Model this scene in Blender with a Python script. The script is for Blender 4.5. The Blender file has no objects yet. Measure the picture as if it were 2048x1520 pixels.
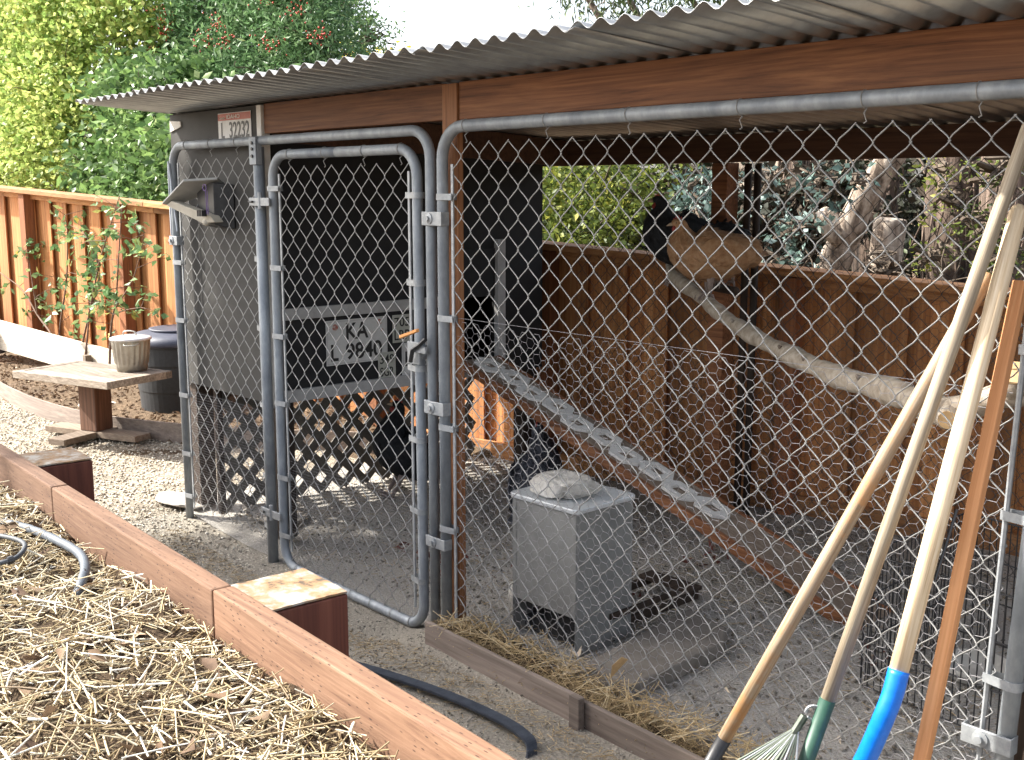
import bpy, bmesh, math, random
import numpy as np
from mathutils import Vector, Matrix

random.seed(7)
rng = np.random.default_rng(7)
R = math.radians
PI = math.pi
sc = bpy.context.scene
col = sc.collection

# ------------------------------------------------------------------ camera, sky, sun, exposure
cam_d = bpy.data.cameras.new("camera")
cam = bpy.data.objects.new("camera", cam_d)
col.objects.link(cam)
cam.location = (3.10, -2.454, 1.59)
cam.rotation_euler = (R(90 - 9.537), 0, R(48.046))
cam_d.sensor_width = 36.0
cam_d.lens = 36.0 * 2250 / 2048
cam_d.clip_start = 0.05
cam_d.clip_end = 500
sc.camera = cam

SUN_AZ = 34.0     # degrees from -X towards -Y
SUN_EL = 40.0
sd = Vector((-math.cos(R(SUN_AZ)) * math.cos(R(SUN_EL)), -math.sin(R(SUN_AZ)) * math.cos(R(SUN_EL)), math.sin(R(SUN_EL))))
world = bpy.data.worlds.new("World")
sc.world = world
world.use_nodes = True
wn = world.node_tree.nodes
wl = world.node_tree.links
wn.clear()
sky = wn.new("ShaderNodeTexSky")
sky.sky_type = 'NISHITA'
sky.sun_disc = False
sky.sun_elevation = R(SUN_EL)
sky.sun_rotation = math.atan2(sd.x, sd.y)
sky.air_density = 1.0
sky.dust_density = 3.5
sky.ozone_density = 0.8
bg = wn.new("ShaderNodeBackground")
bg.inputs['Strength'].default_value = 0.15
wo = wn.new("ShaderNodeOutputWorld")
hs = wn.new("ShaderNodeHueSaturation")
hs.inputs['Saturation'].default_value = 0.5
wl.new(sky.outputs[0], hs.inputs['Color'])
wl.new(hs.outputs[0], bg.inputs[0])
wl.new(bg.outputs[0], wo.inputs[0])

sun_d = bpy.data.lights.new("sun", 'SUN')
sun_d.energy = 4.3
sun_d.angle = R(0.8)
sun_d.color = (1.0, 0.95, 0.86)
sun = bpy.data.objects.new("sun", sun_d)
col.objects.link(sun)
sun.rotation_euler = sd.to_track_quat('Z', 'Y').to_euler()

sc.view_settings.view_transform = 'Standard'
sc.view_settings.look = 'None'
sc.view_settings.gamma = 1
sc.view_settings.use_curve_mapping = False
sc.view_settings.exposure = 1.7
sc.cycles.max_bounces = 8
sc.cycles.diffuse_bounces = 4
sc.cycles.transparent_max_bounces = 8


# ------------------------------------------------------------------ materials
def _mat(name):
    m = bpy.data.materials.new(name)
    m.use_nodes = True
    nt = m.node_tree
    b = nt.nodes['Principled BSDF']
    return m, nt, b


def _ramp(nt, stops):
    r = nt.nodes.new('ShaderNodeValToRGB')
    els = r.color_ramp.elements
    while len(els) < len(stops):
        els.new(0.5)
    for e, (p, c) in zip(els, stops):
        e.position = p
        e.color = (*c, 1)
    return r


def _mul(nt, col_out, val_out):
    mx = nt.nodes.new('ShaderNodeMix')
    mx.data_type = 'RGBA'
    mx.blend_type = 'MULTIPLY'
    mx.inputs[0].default_value = 1.0
    nt.links.new(col_out, mx.inputs[6])
    nt.links.new(val_out, mx.inputs[7])
    return mx.outputs[2]


def _mix(nt, fac, a, b):
    mx = nt.nodes.new('ShaderNodeMix')
    mx.data_type = 'RGBA'
    nt.links.new(fac, mx.inputs[0])
    for i, c in ((6, a), (7, b)):
        if isinstance(c, tuple):
            mx.inputs[i].default_value = (*c, 1)
        else:
            nt.links.new(c, mx.inputs[i])
    return mx.outputs[2]


def _noise(nt, vec, scale, detail=5, rough=0.6, dist=0.0):
    n = nt.nodes.new('ShaderNodeTexNoise')
    n.inputs['Scale'].default_value = scale
    n.inputs['Detail'].default_value = detail
    n.inputs['Roughness'].default_value = rough
    n.inputs['Distortion'].default_value = dist
    if vec is not None:
        nt.links.new(vec, n.inputs['Vector'])
    return n


def _vec(nt, scale=(1, 1, 1), rnd=False):
    tc = nt.nodes.new('ShaderNodeTexCoord')
    mp = nt.nodes.new('ShaderNodeMapping')
    mp.inputs['Scale'].default_value = scale
    nt.links.new(tc.outputs['Object'], mp.inputs['Vector'])
    if rnd:
        oi = nt.nodes.new('ShaderNodeObjectInfo')
        ml = nt.nodes.new('ShaderNodeMath')
        ml.operation = 'MULTIPLY'
        ml.inputs[1].default_value = 37.0
        nt.links.new(oi.outputs['Random'], ml.inputs[0])
        cb = nt.nodes.new('ShaderNodeCombineXYZ')
        for i in range(3):
            nt.links.new(ml.outputs[0], cb.inputs[i])
        nt.links.new(cb.outputs[0], mp.inputs['Location'])
    return mp.outputs['Vector']


def _bump(nt, b, h, strength, dist=0.01):
    bp = nt.nodes.new('ShaderNodeBump')
    bp.inputs['Strength'].default_value = strength
    bp.inputs['Distance'].default_value = dist
    nt.links.new(h, bp.inputs['Height'])
    nt.links.new(bp.outputs['Normal'], b.inputs['Normal'])


def wood(name, dark, mid, light, axis='x', rough=0.8, vary=0.35, stain=None, knots=True, bump=0.35, fine=60):
    """sawn lumber: grain drawn out along an axis, knots that bend it, board to board variation"""
    m, nt, b = _mat(name)
    k = {'x': (0.028, 1, 1), 'y': (1, 0.028, 1), 'z': (1, 1, 0.028)}[axis]
    v = _vec(nt, k, True)
    v2 = _vec(nt, tuple(1.0 if c == 1 else 0.13 for c in k), True)
    src = v
    if knots:
        nd = _noise(nt, v2, 5.0, 2, 0.5)
        mad = nt.nodes.new('ShaderNodeVectorMath')
        mad.operation = 'MULTIPLY_ADD'
        mad.inputs[1].default_value = (0.07, 0.07, 0.07)
        nt.links.new(nd.outputs['Color'], mad.inputs[0])
        nt.links.new(v, mad.inputs[2])
        src = mad.outputs[0]
    n1 = _noise(nt, src, fine, 6, 0.65)
    n2 = _noise(nt, v2, 6, 4, 0.6)
    r = _ramp(nt, [(0.30, dark), (0.5, mid), (0.72, light)])
    nt.links.new(n1.outputs['Fac'], r.inputs[0])
    c = r.outputs[0]
    vr = _ramp(nt, [(0.25, (1 - vary,) * 3), (0.75, (1 + vary * 0.4,) * 3)])
    nt.links.new(n2.outputs['Fac'], vr.inputs[0])
    c = _mul(nt, c, vr.outputs[0])
    oi = nt.nodes.new('ShaderNodeObjectInfo')
    orr = _ramp(nt, [(0, (0.66, 0.64, 0.62)), (1, (1.18, 1.15, 1.12))])
    nt.links.new(oi.outputs['Random'], orr.inputs[0])
    c = _mul(nt, c, orr.outputs[0])
    if stain:
        ns = _noise(nt, _vec(nt, (1, 1, 1), True), 9, 5, 0.7)
        sr = _ramp(nt, [(0.48, (0, 0, 0)), (0.66, (1, 1, 1))])
        nt.links.new(ns.outputs['Fac'], sr.inputs[0])
        c = _mix(nt, sr.outputs[0], c, stain)
    nt.links.new(c, b.inputs['Base Color'])
    b.inputs['Roughness'].default_value = rough
    _bump(nt, b, n1.outputs['Fac'], bump, 0.003)
    return m


def mottled(name, stops, scale=30, rough=0.85, bump=0.3, bdist=0.01, metallic=0.0, detail=6, spec=None, stretch=(1, 1, 1)):
    m, nt, b = _mat(name)
    v = _vec(nt, stretch, True)
    n = _noise(nt, v, scale, detail, 0.65)
    r = _ramp(nt, stops)
    nt.links.new(n.outputs['Fac'], r.inputs[0])
    nt.links.new(r.outputs[0], b.inputs['Base Color'])
    b.inputs['Roughness'].default_value = rough
    b.inputs['Metallic'].default_value = metallic
    if spec is not None:
        b.inputs['Specular IOR Level'].default_value = spec
    if bump:
        _bump(nt, b, n.outputs['Fac'], bump, bdist)
    return m


def tinted(name, stops, rough=0.8, trans=0.0, bump=0, spec=0.3):
    """leaf / straw / pebble material: colour picked by each piece's own 'tint' value"""
    m, nt, b = _mat(name)
    at = nt.nodes.new('ShaderNodeAttribute')
    at.attribute_name = 'tint'
    r = _ramp(nt, stops)
    nt.links.new(at.outputs['Fac'], r.inputs[0])
    b.inputs['Roughness'].default_value = rough
    b.inputs['Specular IOR Level'].default_value = spec
    c = r.outputs[0]
    nz = _noise(nt, _vec(nt), 90, 3, 0.6)
    nr = _ramp(nt, [(0.3, (0.75, 0.75, 0.75)), (0.7, (1.15, 1.15, 1.15))])
    nt.links.new(nz.outputs['Fac'], nr.inputs[0])
    c = _mul(nt, c, nr.outputs[0])
    nt.links.new(c, b.inputs['Base Color'])
    if trans:
        tr = nt.nodes.new('ShaderNodeBsdfTranslucent')
        nt.links.new(c, tr.inputs['Color'])
        ms = nt.nodes.new('ShaderNodeMixShader')
        ms.inputs[0].default_value = trans
        out = nt.nodes['Material Output']
        nt.links.new(b.outputs[0], ms.inputs[1])
        nt.links.new(tr.outputs[0], ms.inputs[2])
        nt.links.new(ms.outputs[0], out.inputs[0])
    return m


def incise(m):
    """the short dark slits that treated lumber carries, in rows along the grain"""
    nt = m.node_tree
    b = nt.nodes['Principled BSDF']
    src = b.inputs['Base Color'].links[0].from_socket
    v = _vec(nt, (34, 125, 125))
    vo = nt.nodes.new('ShaderNodeTexVoronoi')
    vo.inputs['Scale'].default_value = 1.0
    vo.inputs['Randomness'].default_value = 0.55
    nt.links.new(v, vo.inputs['Vector'])
    rr = _ramp(nt, [(0.10, (0.25, 0.2, 0.18)), (0.20, (1, 1, 1))])
    nt.links.new(vo.outputs['Distance'], rr.inputs[0])
    nt.links.new(_mul(nt, src, rr.outputs[0]), b.inputs['Base Color'])


M = {}
M['pipe'] = mottled('galvanised_pipe', [(0.3, (0.20, 0.22, 0.245)), (0.5, (0.27, 0.295, 0.32)), (0.68, (0.36, 0.385, 0.41))], 18, 0.6, 0.12, 0.002, 0.3, stretch=(1, 1, 0.5))
M['pipe_scuffed'] = mottled('scuffed_pipe', [(0.3, (0.20, 0.23, 0.27)), (0.5, (0.36, 0.40, 0.45)), (0.6, (0.52, 0.55, 0.6))], 35, 0.6, 0.2, 0.002, 0.3, stretch=(1, 1, 0.15))
M['band'] = mottled('pressed_steel', [(0.35, (0.26, 0.275, 0.29)), (0.65, (0.38, 0.395, 0.405))], 40, 0.5, 0.1, 0.002, 0.4)
M['wire'] = mottled('galvanised_wire', [(0.3, (0.24, 0.24, 0.235)), (0.7, (0.40, 0.395, 0.38))], 60, 0.6, 0, 0, 0.2)
M['wire_dark'] = mottled('silhouette_wire', [(0.3, (0.05, 0.048, 0.045)), (0.7, (0.10, 0.095, 0.09))], 60, 0.6, 0, 0, 0.2)  # wire darkened, its backlit silhouette put into the colour
M['netting'] = mottled('netting_wire', [(0.3, (0.19, 0.185, 0.19)), (0.7, (0.34, 0.33, 0.34))], 60, 0.6, 0, 0, 0.2)
M['black_metal'] = mottled('black_enamel', [(0.3, (0.012, 0.012, 0.013)), (0.7, (0.03, 0.03, 0.032))], 30, 0.4, 0.05, 0.001)
M['roof'] = mottled('corrugated_zinc', [(0.3, (0.27, 0.275, 0.275)), (0.7, (0.42, 0.43, 0.425))], 7, 0.34, 0.05, 0.002, 0.8)
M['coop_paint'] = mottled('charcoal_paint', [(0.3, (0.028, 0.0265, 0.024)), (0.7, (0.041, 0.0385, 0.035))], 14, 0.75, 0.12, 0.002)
M['coop_shaded'] = mottled('charcoal_paint_shaded', [(0.3, (0.012, 0.012, 0.013)), (0.7, (0.019, 0.019, 0.020))], 14, 0.8, 0.12, 0.002)  # same charcoal paint, shade under the run roof put into the colour
M['trim'] = mottled('pale_grey_trim', [(0.3, (0.34, 0.33, 0.32)), (0.7, (0.46, 0.45, 0.44))], 20, 0.7, 0.1, 0.002)
M['white_trim'] = mottled('white_trim_paint', [(0.3, (0.62, 0.60, 0.56)), (0.7, (0.8, 0.78, 0.74))], 25, 0.7, 0.1, 0.002)
M['tread'] = mottled('grey_plastic_tread', [(0.3, (0.62, 0.60, 0.56)), (0.7, (0.76, 0.74, 0.70))], 30, 0.85, 0.1, 0.002, spec=0.1)
M['lattice'] = mottled('grey_lattice', [(0.3, (0.13, 0.118, 0.10)), (0.7, (0.185, 0.17, 0.148))], 40, 0.85, 0.2, 0.002)
M['beam'] = wood('redwood_beam', (0.11, 0.036, 0.013), (0.25, 0.098, 0.038), (0.38, 0.17, 0.070), 'x', 0.7, 0.4, None, True, 0.35, 85)
M['post'] = wood('redwood_post', (0.14, 0.05, 0.02), (0.30, 0.13, 0.055), (0.42, 0.20, 0.09), 'z', 0.7, 0.4)
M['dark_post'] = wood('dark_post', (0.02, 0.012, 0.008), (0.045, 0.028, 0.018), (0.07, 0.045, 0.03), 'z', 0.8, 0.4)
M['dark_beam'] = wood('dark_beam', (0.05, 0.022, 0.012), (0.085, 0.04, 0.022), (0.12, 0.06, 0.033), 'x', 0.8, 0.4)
M['fence'] = wood('fence_cedar', (0.36, 0.13, 0.040), (0.57, 0.245, 0.085), (0.72, 0.37, 0.15), 'z', 0.75, 0.45)
M['fence_x'] = wood('fence_cedar_cap', (0.32, 0.13, 0.05), (0.50, 0.235, 0.09), (0.62, 0.32, 0.13), 'x', 0.75, 0.35)
M['fence_post'] = wood('fence_post', (0.20, 0.07, 0.028), (0.33, 0.125, 0.05), (0.42, 0.18, 0.075), 'z', 0.8, 0.3)
M['bed_board'] = wood('stained_board', (0.165, 0.083, 0.048), (0.245, 0.135, 0.080), (0.33, 0.195, 0.125), 'x', 0.85, 0.35, None, True, 0.4, 130)
incise(M['bed_board'])
M['bed_post_side'] = wood('bed_post', (0.09, 0.025, 0.015), (0.14, 0.042, 0.025), (0.19, 0.065, 0.04), 'z', 0.85, 0.3)
M['end_grain'] = mottled('weathered_end_grain', [(0.34, (0.07, 0.05, 0.035)), (0.43, (0.26, 0.155, 0.075)), (0.50, (0.24, 0.175, 0.12)), (0.60, (0.36, 0.325, 0.28))], 22, 0.9, 0.5, 0.004, detail=8)
M['grey_wood'] = wood('weathered_grey_wood', (0.14, 0.11, 0.085), (0.26, 0.215, 0.17), (0.42, 0.37, 0.31), 'x', 0.9, 0.4, None, True, 0.5)
M['pale_plank'] = wood('sun_glare_plank', (0.40, 0.34, 0.27), (0.58, 0.52, 0.43), (0.72, 0.66, 0.58), 'x', 0.9, 0.25)  # wood paled, glare of full sun put into the colour
M['edging'] = wood('bender_board', (0.15, 0.118, 0.10), (0.22, 0.18, 0.155), (0.31, 0.26, 0.225), 'x', 0.85, 0.25, None, False, 0.4)
M['brown_post'] = wood('brown_post', (0.07, 0.03, 0.017), (0.13, 0.062, 0.035), (0.20, 0.105, 0.065), 'z', 0.8, 0.4)
M['old_board'] = wood('old_board', (0.15, 0.11, 0.08), (0.24, 0.185, 0.14), (0.34, 0.28, 0.22), 'x', 0.9, 0.3)
M['handle_light'] = wood('ash_handle', (0.46, 0.33, 0.19), (0.66, 0.53, 0.36), (0.80, 0.70, 0.54), 'z', 0.55, 0.3, None, False, 0.2, 200)
M['handle_worn'] = wood('worn_handle', (0.36, 0.24, 0.13), (0.55, 0.42, 0.28), (0.70, 0.60, 0.48), 'z', 0.6, 0.4, (0.42, 0.22, 0.09), False, 0.25, 200)
M['handle_grey'] = wood('grey_handle', (0.18, 0.14, 0.10), (0.32, 0.265, 0.19), (0.46, 0.40, 0.31), 'z', 0.7, 0.3, None, False, 0.3, 200)
M['stake'] = wood('redwood_stake', (0.28, 0.11, 0.035), (0.47, 0.21, 0.08), (0.60, 0.31, 0.14), 'z', 0.7, 0.3)
M['branch'] = mottled('bare_branch', [(0.3, (0.24, 0.19, 0.14)), (0.5, (0.38, 0.32, 0.25)), (0.7, (0.52, 0.46, 0.38))], 26, 0.85, 0.5, 0.006)
M['cut_wood'] = mottled('cut_wood', [(0.3, (0.45, 0.28, 0.12)), (0.7, (0.66, 0.48, 0.27))], 30, 0.8, 0.2, 0.002)
M['feeder'] = mottled('sheet_steel', [(0.3, (0.19, 0.19, 0.182)), (0.7, (0.27, 0.27, 0.258))], 9, 0.6, 0.08, 0.002, 0.25)
M['feeder_lid'] = mottled('bright_lid', [(0.3, (0.50, 0.52, 0.53)), (0.7, (0.72, 0.74, 0.75))], 9, 0.4, 0.08, 0.002, 0.3)
M['stone'] = mottled('concrete_rock', [(0.3, (0.24, 0.215, 0.185)), (0.5, (0.36, 0.33, 0.29)), (0.7, (0.46, 0.43, 0.39))], 22, 0.95, 0.7, 0.01, detail=8)
M['pale_stone'] = mottled('broken_concrete', [(0.3, (0.34, 0.32, 0.285)), (0.5, (0.50, 0.475, 0.43)), (0.7, (0.64, 0.62, 0.58))], 26, 0.95, 0.8, 0.01, detail=8)
M['slab'] = mottled('dusty_slab', [(0.3, (0.15, 0.13, 0.11)), (0.7, (0.23, 0.205, 0.175))], 16, 0.95, 0.4, 0.006)
M['bin'] = mottled('black_plastic', [(0.3, (0.016, 0.017, 0.019)), (0.7, (0.03, 0.032, 0.036))], 40, 0.55, 0.15, 0.002)
M['bin_lid'] = mottled('blue_grey_lid', [(0.3, (0.042, 0.046, 0.07)), (0.7, (0.062, 0.068, 0.095))], 40, 0.5, 0.15, 0.002)
M['pail'] = mottled('galvanised_pail', [(0.3, (0.26, 0.24, 0.20)), (0.7, (0.44, 0.42, 0.37))], 14, 0.45, 0.12, 0.003, 0.6)
M['pail_lid'] = mottled('pail_lid', [(0.3, (0.5, 0.47, 0.46)), (0.7, (0.66, 0.63, 0.62))], 14, 0.4, 0.08, 0.002, 0.4)
M['hose'] = mottled('grey_hose', [(0.3, (0.06, 0.07, 0.085)), (0.7, (0.10, 0.115, 0.135))], 30, 0.55, 0.1, 0.002)
M['drip'] = mottled('black_tubing', [(0.3, (0.03, 0.034, 0.04)), (0.7, (0.06, 0.066, 0.075))], 30, 0.5, 0.1, 0.002)
M['rubber_bar'] = mottled('dark_blue_bar', [(0.3, (0.020, 0.026, 0.038)), (0.7, (0.055, 0.065, 0.085))], 35, 0.5, 0.2, 0.002)
M['blue'] = mottled('blue_paint', [(0.3, (0.0, 0.14, 0.60)), (0.7, (0.005, 0.19, 0.74))], 50, 0.35, 0.05, 0.001)
M['green_paint'] = mottled('dark_green_paint', [(0.3, (0.015, 0.06, 0.04)), (0.7, (0.03, 0.09, 0.06))], 40, 0.5, 0.1, 0.001)
M['tine'] = mottled('spring_tine', [(0.3, (0.07, 0.09, 0.07)), (0.7, (0.15, 0.17, 0.135))], 40, 0.45, 0, 0, 0.5)
M['plate'] = mottled('plate_white', [(0.3, (0.52, 0.51, 0.49)), (0.7, (0.66, 0.65, 0.63))], 12, 0.5, 0, 0)
M['plate_small'] = mottled('plate_cream', [(0.3, (0.40, 0.40, 0.34)), (0.7, (0.52, 0.52, 0.45))], 12, 0.5, 0, 0)
M['ink'] = mottled('plate_ink', [(0.3, (0.012, 0.012, 0.012)), (0.7, (0.025, 0.025, 0.025))], 12, 0.5, 0, 0)
M['plate_red'] = mottled('plate_red', [(0.3, (0.36, 0.08, 0.055)), (0.7, (0.48, 0.13, 0.09))], 12, 0.5, 0, 0)
M['plate_pale'] = mottled('plate_letter_white', [(0.3, (0.6, 0.55, 0.5)), (0.7, (0.7, 0.66, 0.6))], 12, 0.5, 0, 0)
M['plate_seal'] = mottled('plate_seal', [(0.42, (0.35, 0.08, 0.06)), (0.55, (0.5, 0.42, 0.35))], 60, 0.5, 0, 0)
M['cream_plastic'] = mottled('aged_cream_plastic', [(0.3, (0.38, 0.35, 0.28)), (0.7, (0.52, 0.48, 0.40))], 18, 0.6, 0.1, 0.002)
M['grey_plastic'] = mottled('grey_plastic', [(0.3, (0.26, 0.26, 0.245)), (0.7, (0.36, 0.355, 0.335))], 12, 0.6, 0.05, 0.002)
M['purple'] = mottled('purple_ring', [(0.3, (0.12, 0.06, 0.22)), (0.7, (0.2, 0.11, 0.33))], 12, 0.5, 0, 0)
M['orange'] = mottled('orange_clip', [(0.3, (0.62, 0.22, 0.05)), (0.7, (0.8, 0.42, 0.15))], 12, 0.6, 0, 0)
M['dish'] = mottled('pale_dish', [(0.3, (0.42, 0.40, 0.36)), (0.7, (0.55, 0.53, 0.49))], 12, 0.6, 0.1, 0.002)
M['bark_pale'] = mottled('pale_bark', [(0.36, (0.06, 0.042, 0.03)), (0.47, (0.22, 0.17, 0.13)), (0.62, (0.42, 0.36, 0.30))], 17, 0.95, 0.9, 0.02, stretch=(1, 1, 0.3), detail=8)
M['bark_dark'] = mottled('shaggy_bark', [(0.34, (0.018, 0.012, 0.009)), (0.5, (0.10, 0.07, 0.052)), (0.66, (0.26, 0.19, 0.15))], 16, 0.95, 1.0, 0.03, stretch=(1, 1, 0.07), detail=8)
M['twig'] = mottled('twig_bark', [(0.3, (0.10, 0.055, 0.035)), (0.7, (0.20, 0.125, 0.085))], 40, 0.85, 0.2, 0.003)
M['trunk'] = mottled('tree_bark', [(0.3, (0.05, 0.037, 0.026)), (0.7, (0.15, 0.115, 0.085))], 20, 0.95, 0.6, 0.01, stretch=(1, 1, 0.3))
M['leaf_lime'] = tinted('leaf_lime', [(0.0, (0.16, 0.28, 0.08)), (0.4, (0.30, 0.44, 0.12)), (0.75, (0.50, 0.58, 0.18)), (1.0, (0.74, 0.68, 0.26))], 0.5, 0.5)
M['leaf_toyon'] = tinted('leaf_toyon', [(0.0, (0.06, 0.13, 0.05)), (0.5, (0.13, 0.24, 0.10)), (0.9, (0.22, 0.34, 0.16)), (1.0, (0.40, 0.42, 0.18))], 0.45, 0.35)
M['leaf_mid'] = tinted('leaf_mid', [(0.0, (0.05, 0.10, 0.035)), (0.45, (0.12, 0.21, 0.07)), (0.85, (0.25, 0.38, 0.12)), (1.0, (0.55, 0.55, 0.33))], 0.4, 0.35)
M['leaf_olive'] = tinted('leaf_olive', [(0.0, (0.035, 0.06, 0.015)), (0.5, (0.11, 0.15, 0.03)), (0.85, (0.26, 0.28, 0.05)), (1.0, (0.45, 0.40, 0.10))], 0.5, 0.35)
M['leaf_blue'] = tinted('leaf_blue', [(0.0, (0.04, 0.075, 0.055)), (0.5, (0.12, 0.19, 0.165)), (1.0, (0.34, 0.42, 0.41))], 0.45, 0.2)
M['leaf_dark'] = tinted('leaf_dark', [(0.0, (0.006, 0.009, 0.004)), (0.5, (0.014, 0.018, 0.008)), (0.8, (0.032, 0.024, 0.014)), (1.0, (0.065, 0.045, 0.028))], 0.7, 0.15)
M['leaf_euc'] = tinted('leaf_euc', [(0.0, (0.03, 0.06, 0.03)), (0.6, (0.09, 0.13, 0.05)), (1.0, (0.20, 0.22, 0.10))], 0.5, 0.25)
M['leaf_shrub'] = tinted('leaf_shrub', [(0.0, (0.07, 0.15, 0.05)), (0.5, (0.15, 0.27, 0.11)), (0.8, (0.32, 0.40, 0.16)), (1.0, (0.6, 0.46, 0.08))], 0.45, 0.3)
M['leaf_yellow'] = tinted('leaf_yellow', [(0.0, (0.45, 0.36, 0.04)), (1.0, (0.75, 0.62, 0.10))], 0.5, 0.4)
M['berry'] = mottled('red_berry', [(0.3, (0.38, 0.025, 0.015)), (0.7, (0.55, 0.06, 0.03))], 60, 0.35, 0, 0)
M['straw'] = tinted('straw', [(0.0, (0.07, 0.048, 0.03)), (0.2, (0.21, 0.145, 0.08)), (0.42, (0.39, 0.29, 0.15)), (0.68, (0.56, 0.455, 0.27)), (0.84, (0.70, 0.63, 0.46)), (1.0, (0.86, 0.84, 0.78))], 0.5, 0.12, spec=0.5)
M['straw_old'] = tinted('old_straw', [(0.0, (0.10, 0.07, 0.045)), (0.4, (0.30, 0.21, 0.11)), (0.8, (0.52, 0.38, 0.19)), (1.0, (0.70, 0.58, 0.38))], 0.6, 0.1, spec=0.4)
M['litter'] = tinted('leaf_litter', [(0.0, (0.07, 0.04, 0.025)), (0.5, (0.20, 0.13, 0.08)), (0.85, (0.36, 0.26, 0.17)), (1.0, (0.6, 0.5, 0.38))], 0.8, 0.1)
M['red_litter'] = tinted('red_leaves', [(0.0, (0.09, 0.03, 0.025)), (1.0, (0.24, 0.09, 0.07))], 0.8, 0.1)
M['pebble'] = tinted('pebble', [(0.0, (0.16, 0.13, 0.10)), (0.35, (0.33, 0.28, 0.22)), (0.7, (0.50, 0.45, 0.36)), (1.0, (0.74, 0.70, 0.62))], 0.8, 0, spec=0.3)
M['grit'] = tinted('grit', [(0.0, (0.10, 0.09, 0.075)), (0.5, (0.24, 0.215, 0.185)), (1.0, (0.42, 0.39, 0.34))], 0.85, 0, spec=0.2)
M['feather_grey'] = mottled('barred_feather', [(0.42, (0.016, 0.017, 0.022)), (0.52, (0.055, 0.058, 0.07))], 60, 0.8, 0.5, 0.01)


def feather(name, a, b_, c, scale=55):
    m, nt, bs = _mat(name)
    v = _vec(nt, (0.6, 1, 1))
    vo = nt.nodes.new('ShaderNodeTexVoronoi')
    vo.inputs['Scale'].default_value = scale
    nt.links.new(v, vo.inputs['Vector'])
    n = _noise(nt, _vec(nt), 28, 5, 0.7)
    ad = nt.nodes.new('ShaderNodeMath')
    ad.operation = 'MULTIPLY_ADD'
    ad.inputs[1].default_value = 0.15
    nt.links.new(vo.outputs['Distance'], ad.inputs[0])
    nt.links.new(n.outputs['Fac'], ad.inputs[2])
    r = _ramp(nt, [(0.35, a), (0.55, b_), (0.8, c)])
    nt.links.new(ad.outputs[0], r.inputs[0])
    nt.links.new(r.outputs[0], bs.inputs['Base Color'])
    bs.inputs['Roughness'].default_value = 0.85
    _bump(nt, bs, vo.outputs['Distance'], 0.5, 0.006)
    return m


M['buff'] = feather('buff_feather', (0.25, 0.125, 0.055), (0.36, 0.20, 0.10), (0.44, 0.28, 0.16))
M['black_feather'] = feather('black_feather', (0.006, 0.006, 0.007), (0.010, 0.011, 0.013), (0.018, 0.020, 0.024))
M['comb'] = mottled('red_comb', [(0.3, (0.22, 0.02, 0.018)), (0.7, (0.34, 0.05, 0.04))], 50, 0.6, 0.2, 0.002)
M['beak'] = mottled('horn_beak', [(0.3, (0.35, 0.26, 0.17)), (0.7, (0.5, 0.4, 0.3))], 50, 0.5, 0, 0)
M['shank'] = mottled('scaly_shank', [(0.3, (0.17, 0.13, 0.115)), (0.7, (0.32, 0.26, 0.23))], 120, 0.7, 0.4, 0.002)


def ground_mat(name, c_dust, c_stones, scale, dust_mix, patch=1.2, fines=140):
    """dust and grit with small stones standing out of it"""
    m, nt, b = _mat(name)
    v = _vec(nt)
    vo = nt.nodes.new('ShaderNodeTexVoronoi')
    vo.inputs['Scale'].default_value = scale
    vo.inputs['Randomness'].default_value = 1.0
    nt.links.new(v, vo.inputs['Vector'])
    bw = nt.nodes.new('ShaderNodeSeparateColor')
    nt.links.new(vo.outputs['Color'], bw.inputs[0])
    st = _ramp(nt, c_stones)
    nt.links.new(bw.outputs[0], st.inputs[0])
    n1 = _noise(nt, v, fines, 6, 0.7)
    du = _ramp(nt, c_dust)
    nt.links.new(n1.outputs['Fac'], du.inputs[0])
    n2 = _noise(nt, v, patch, 5, 0.65)
    ad = nt.nodes.new('ShaderNodeMath')
    ad.operation = 'ADD'
    nt.links.new(vo.outputs['Distance'], ad.inputs[0])
    nt.links.new(n2.outputs['Fac'], ad.inputs[1])
    fr = _ramp(nt, [(dust_mix - 0.06, (0, 0, 0)), (dust_mix + 0.06, (1, 1, 1))])
    nt.links.new(ad.outputs[0], fr.inputs[0])
    c = _mix(nt, fr.outputs[0], st.outputs[0], du.outputs[0])
    n3 = _noise(nt, v, 2.3, 4, 0.6)
    vr = _ramp(nt, [(0.3, (0.8, 0.8, 0.8)), (0.7, (1.15, 1.13, 1.1))])
    nt.links.new(n3.outputs['Fac'], vr.inputs[0])
    c = _mul(nt, c, vr.outputs[0])
    nt.links.new(c, b.inputs['Base Color'])
    b.inputs['Roughness'].default_value = 0.95
    b.inputs['Specular IOR Level'].default_value = 0.15
    mh = nt.nodes.new('ShaderNodeMath')
    mh.operation = 'MULTIPLY_ADD'
    mh.inputs[1].default_value = -1.0
    nt.links.new(vo.outputs['Distance'], mh.inputs[0])
    nt.links.new(n1.outputs['Fac'], mh.inputs[2])
    _bump(nt, b, mh.outputs[0], 0.6, 0.008)
    return m


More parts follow.
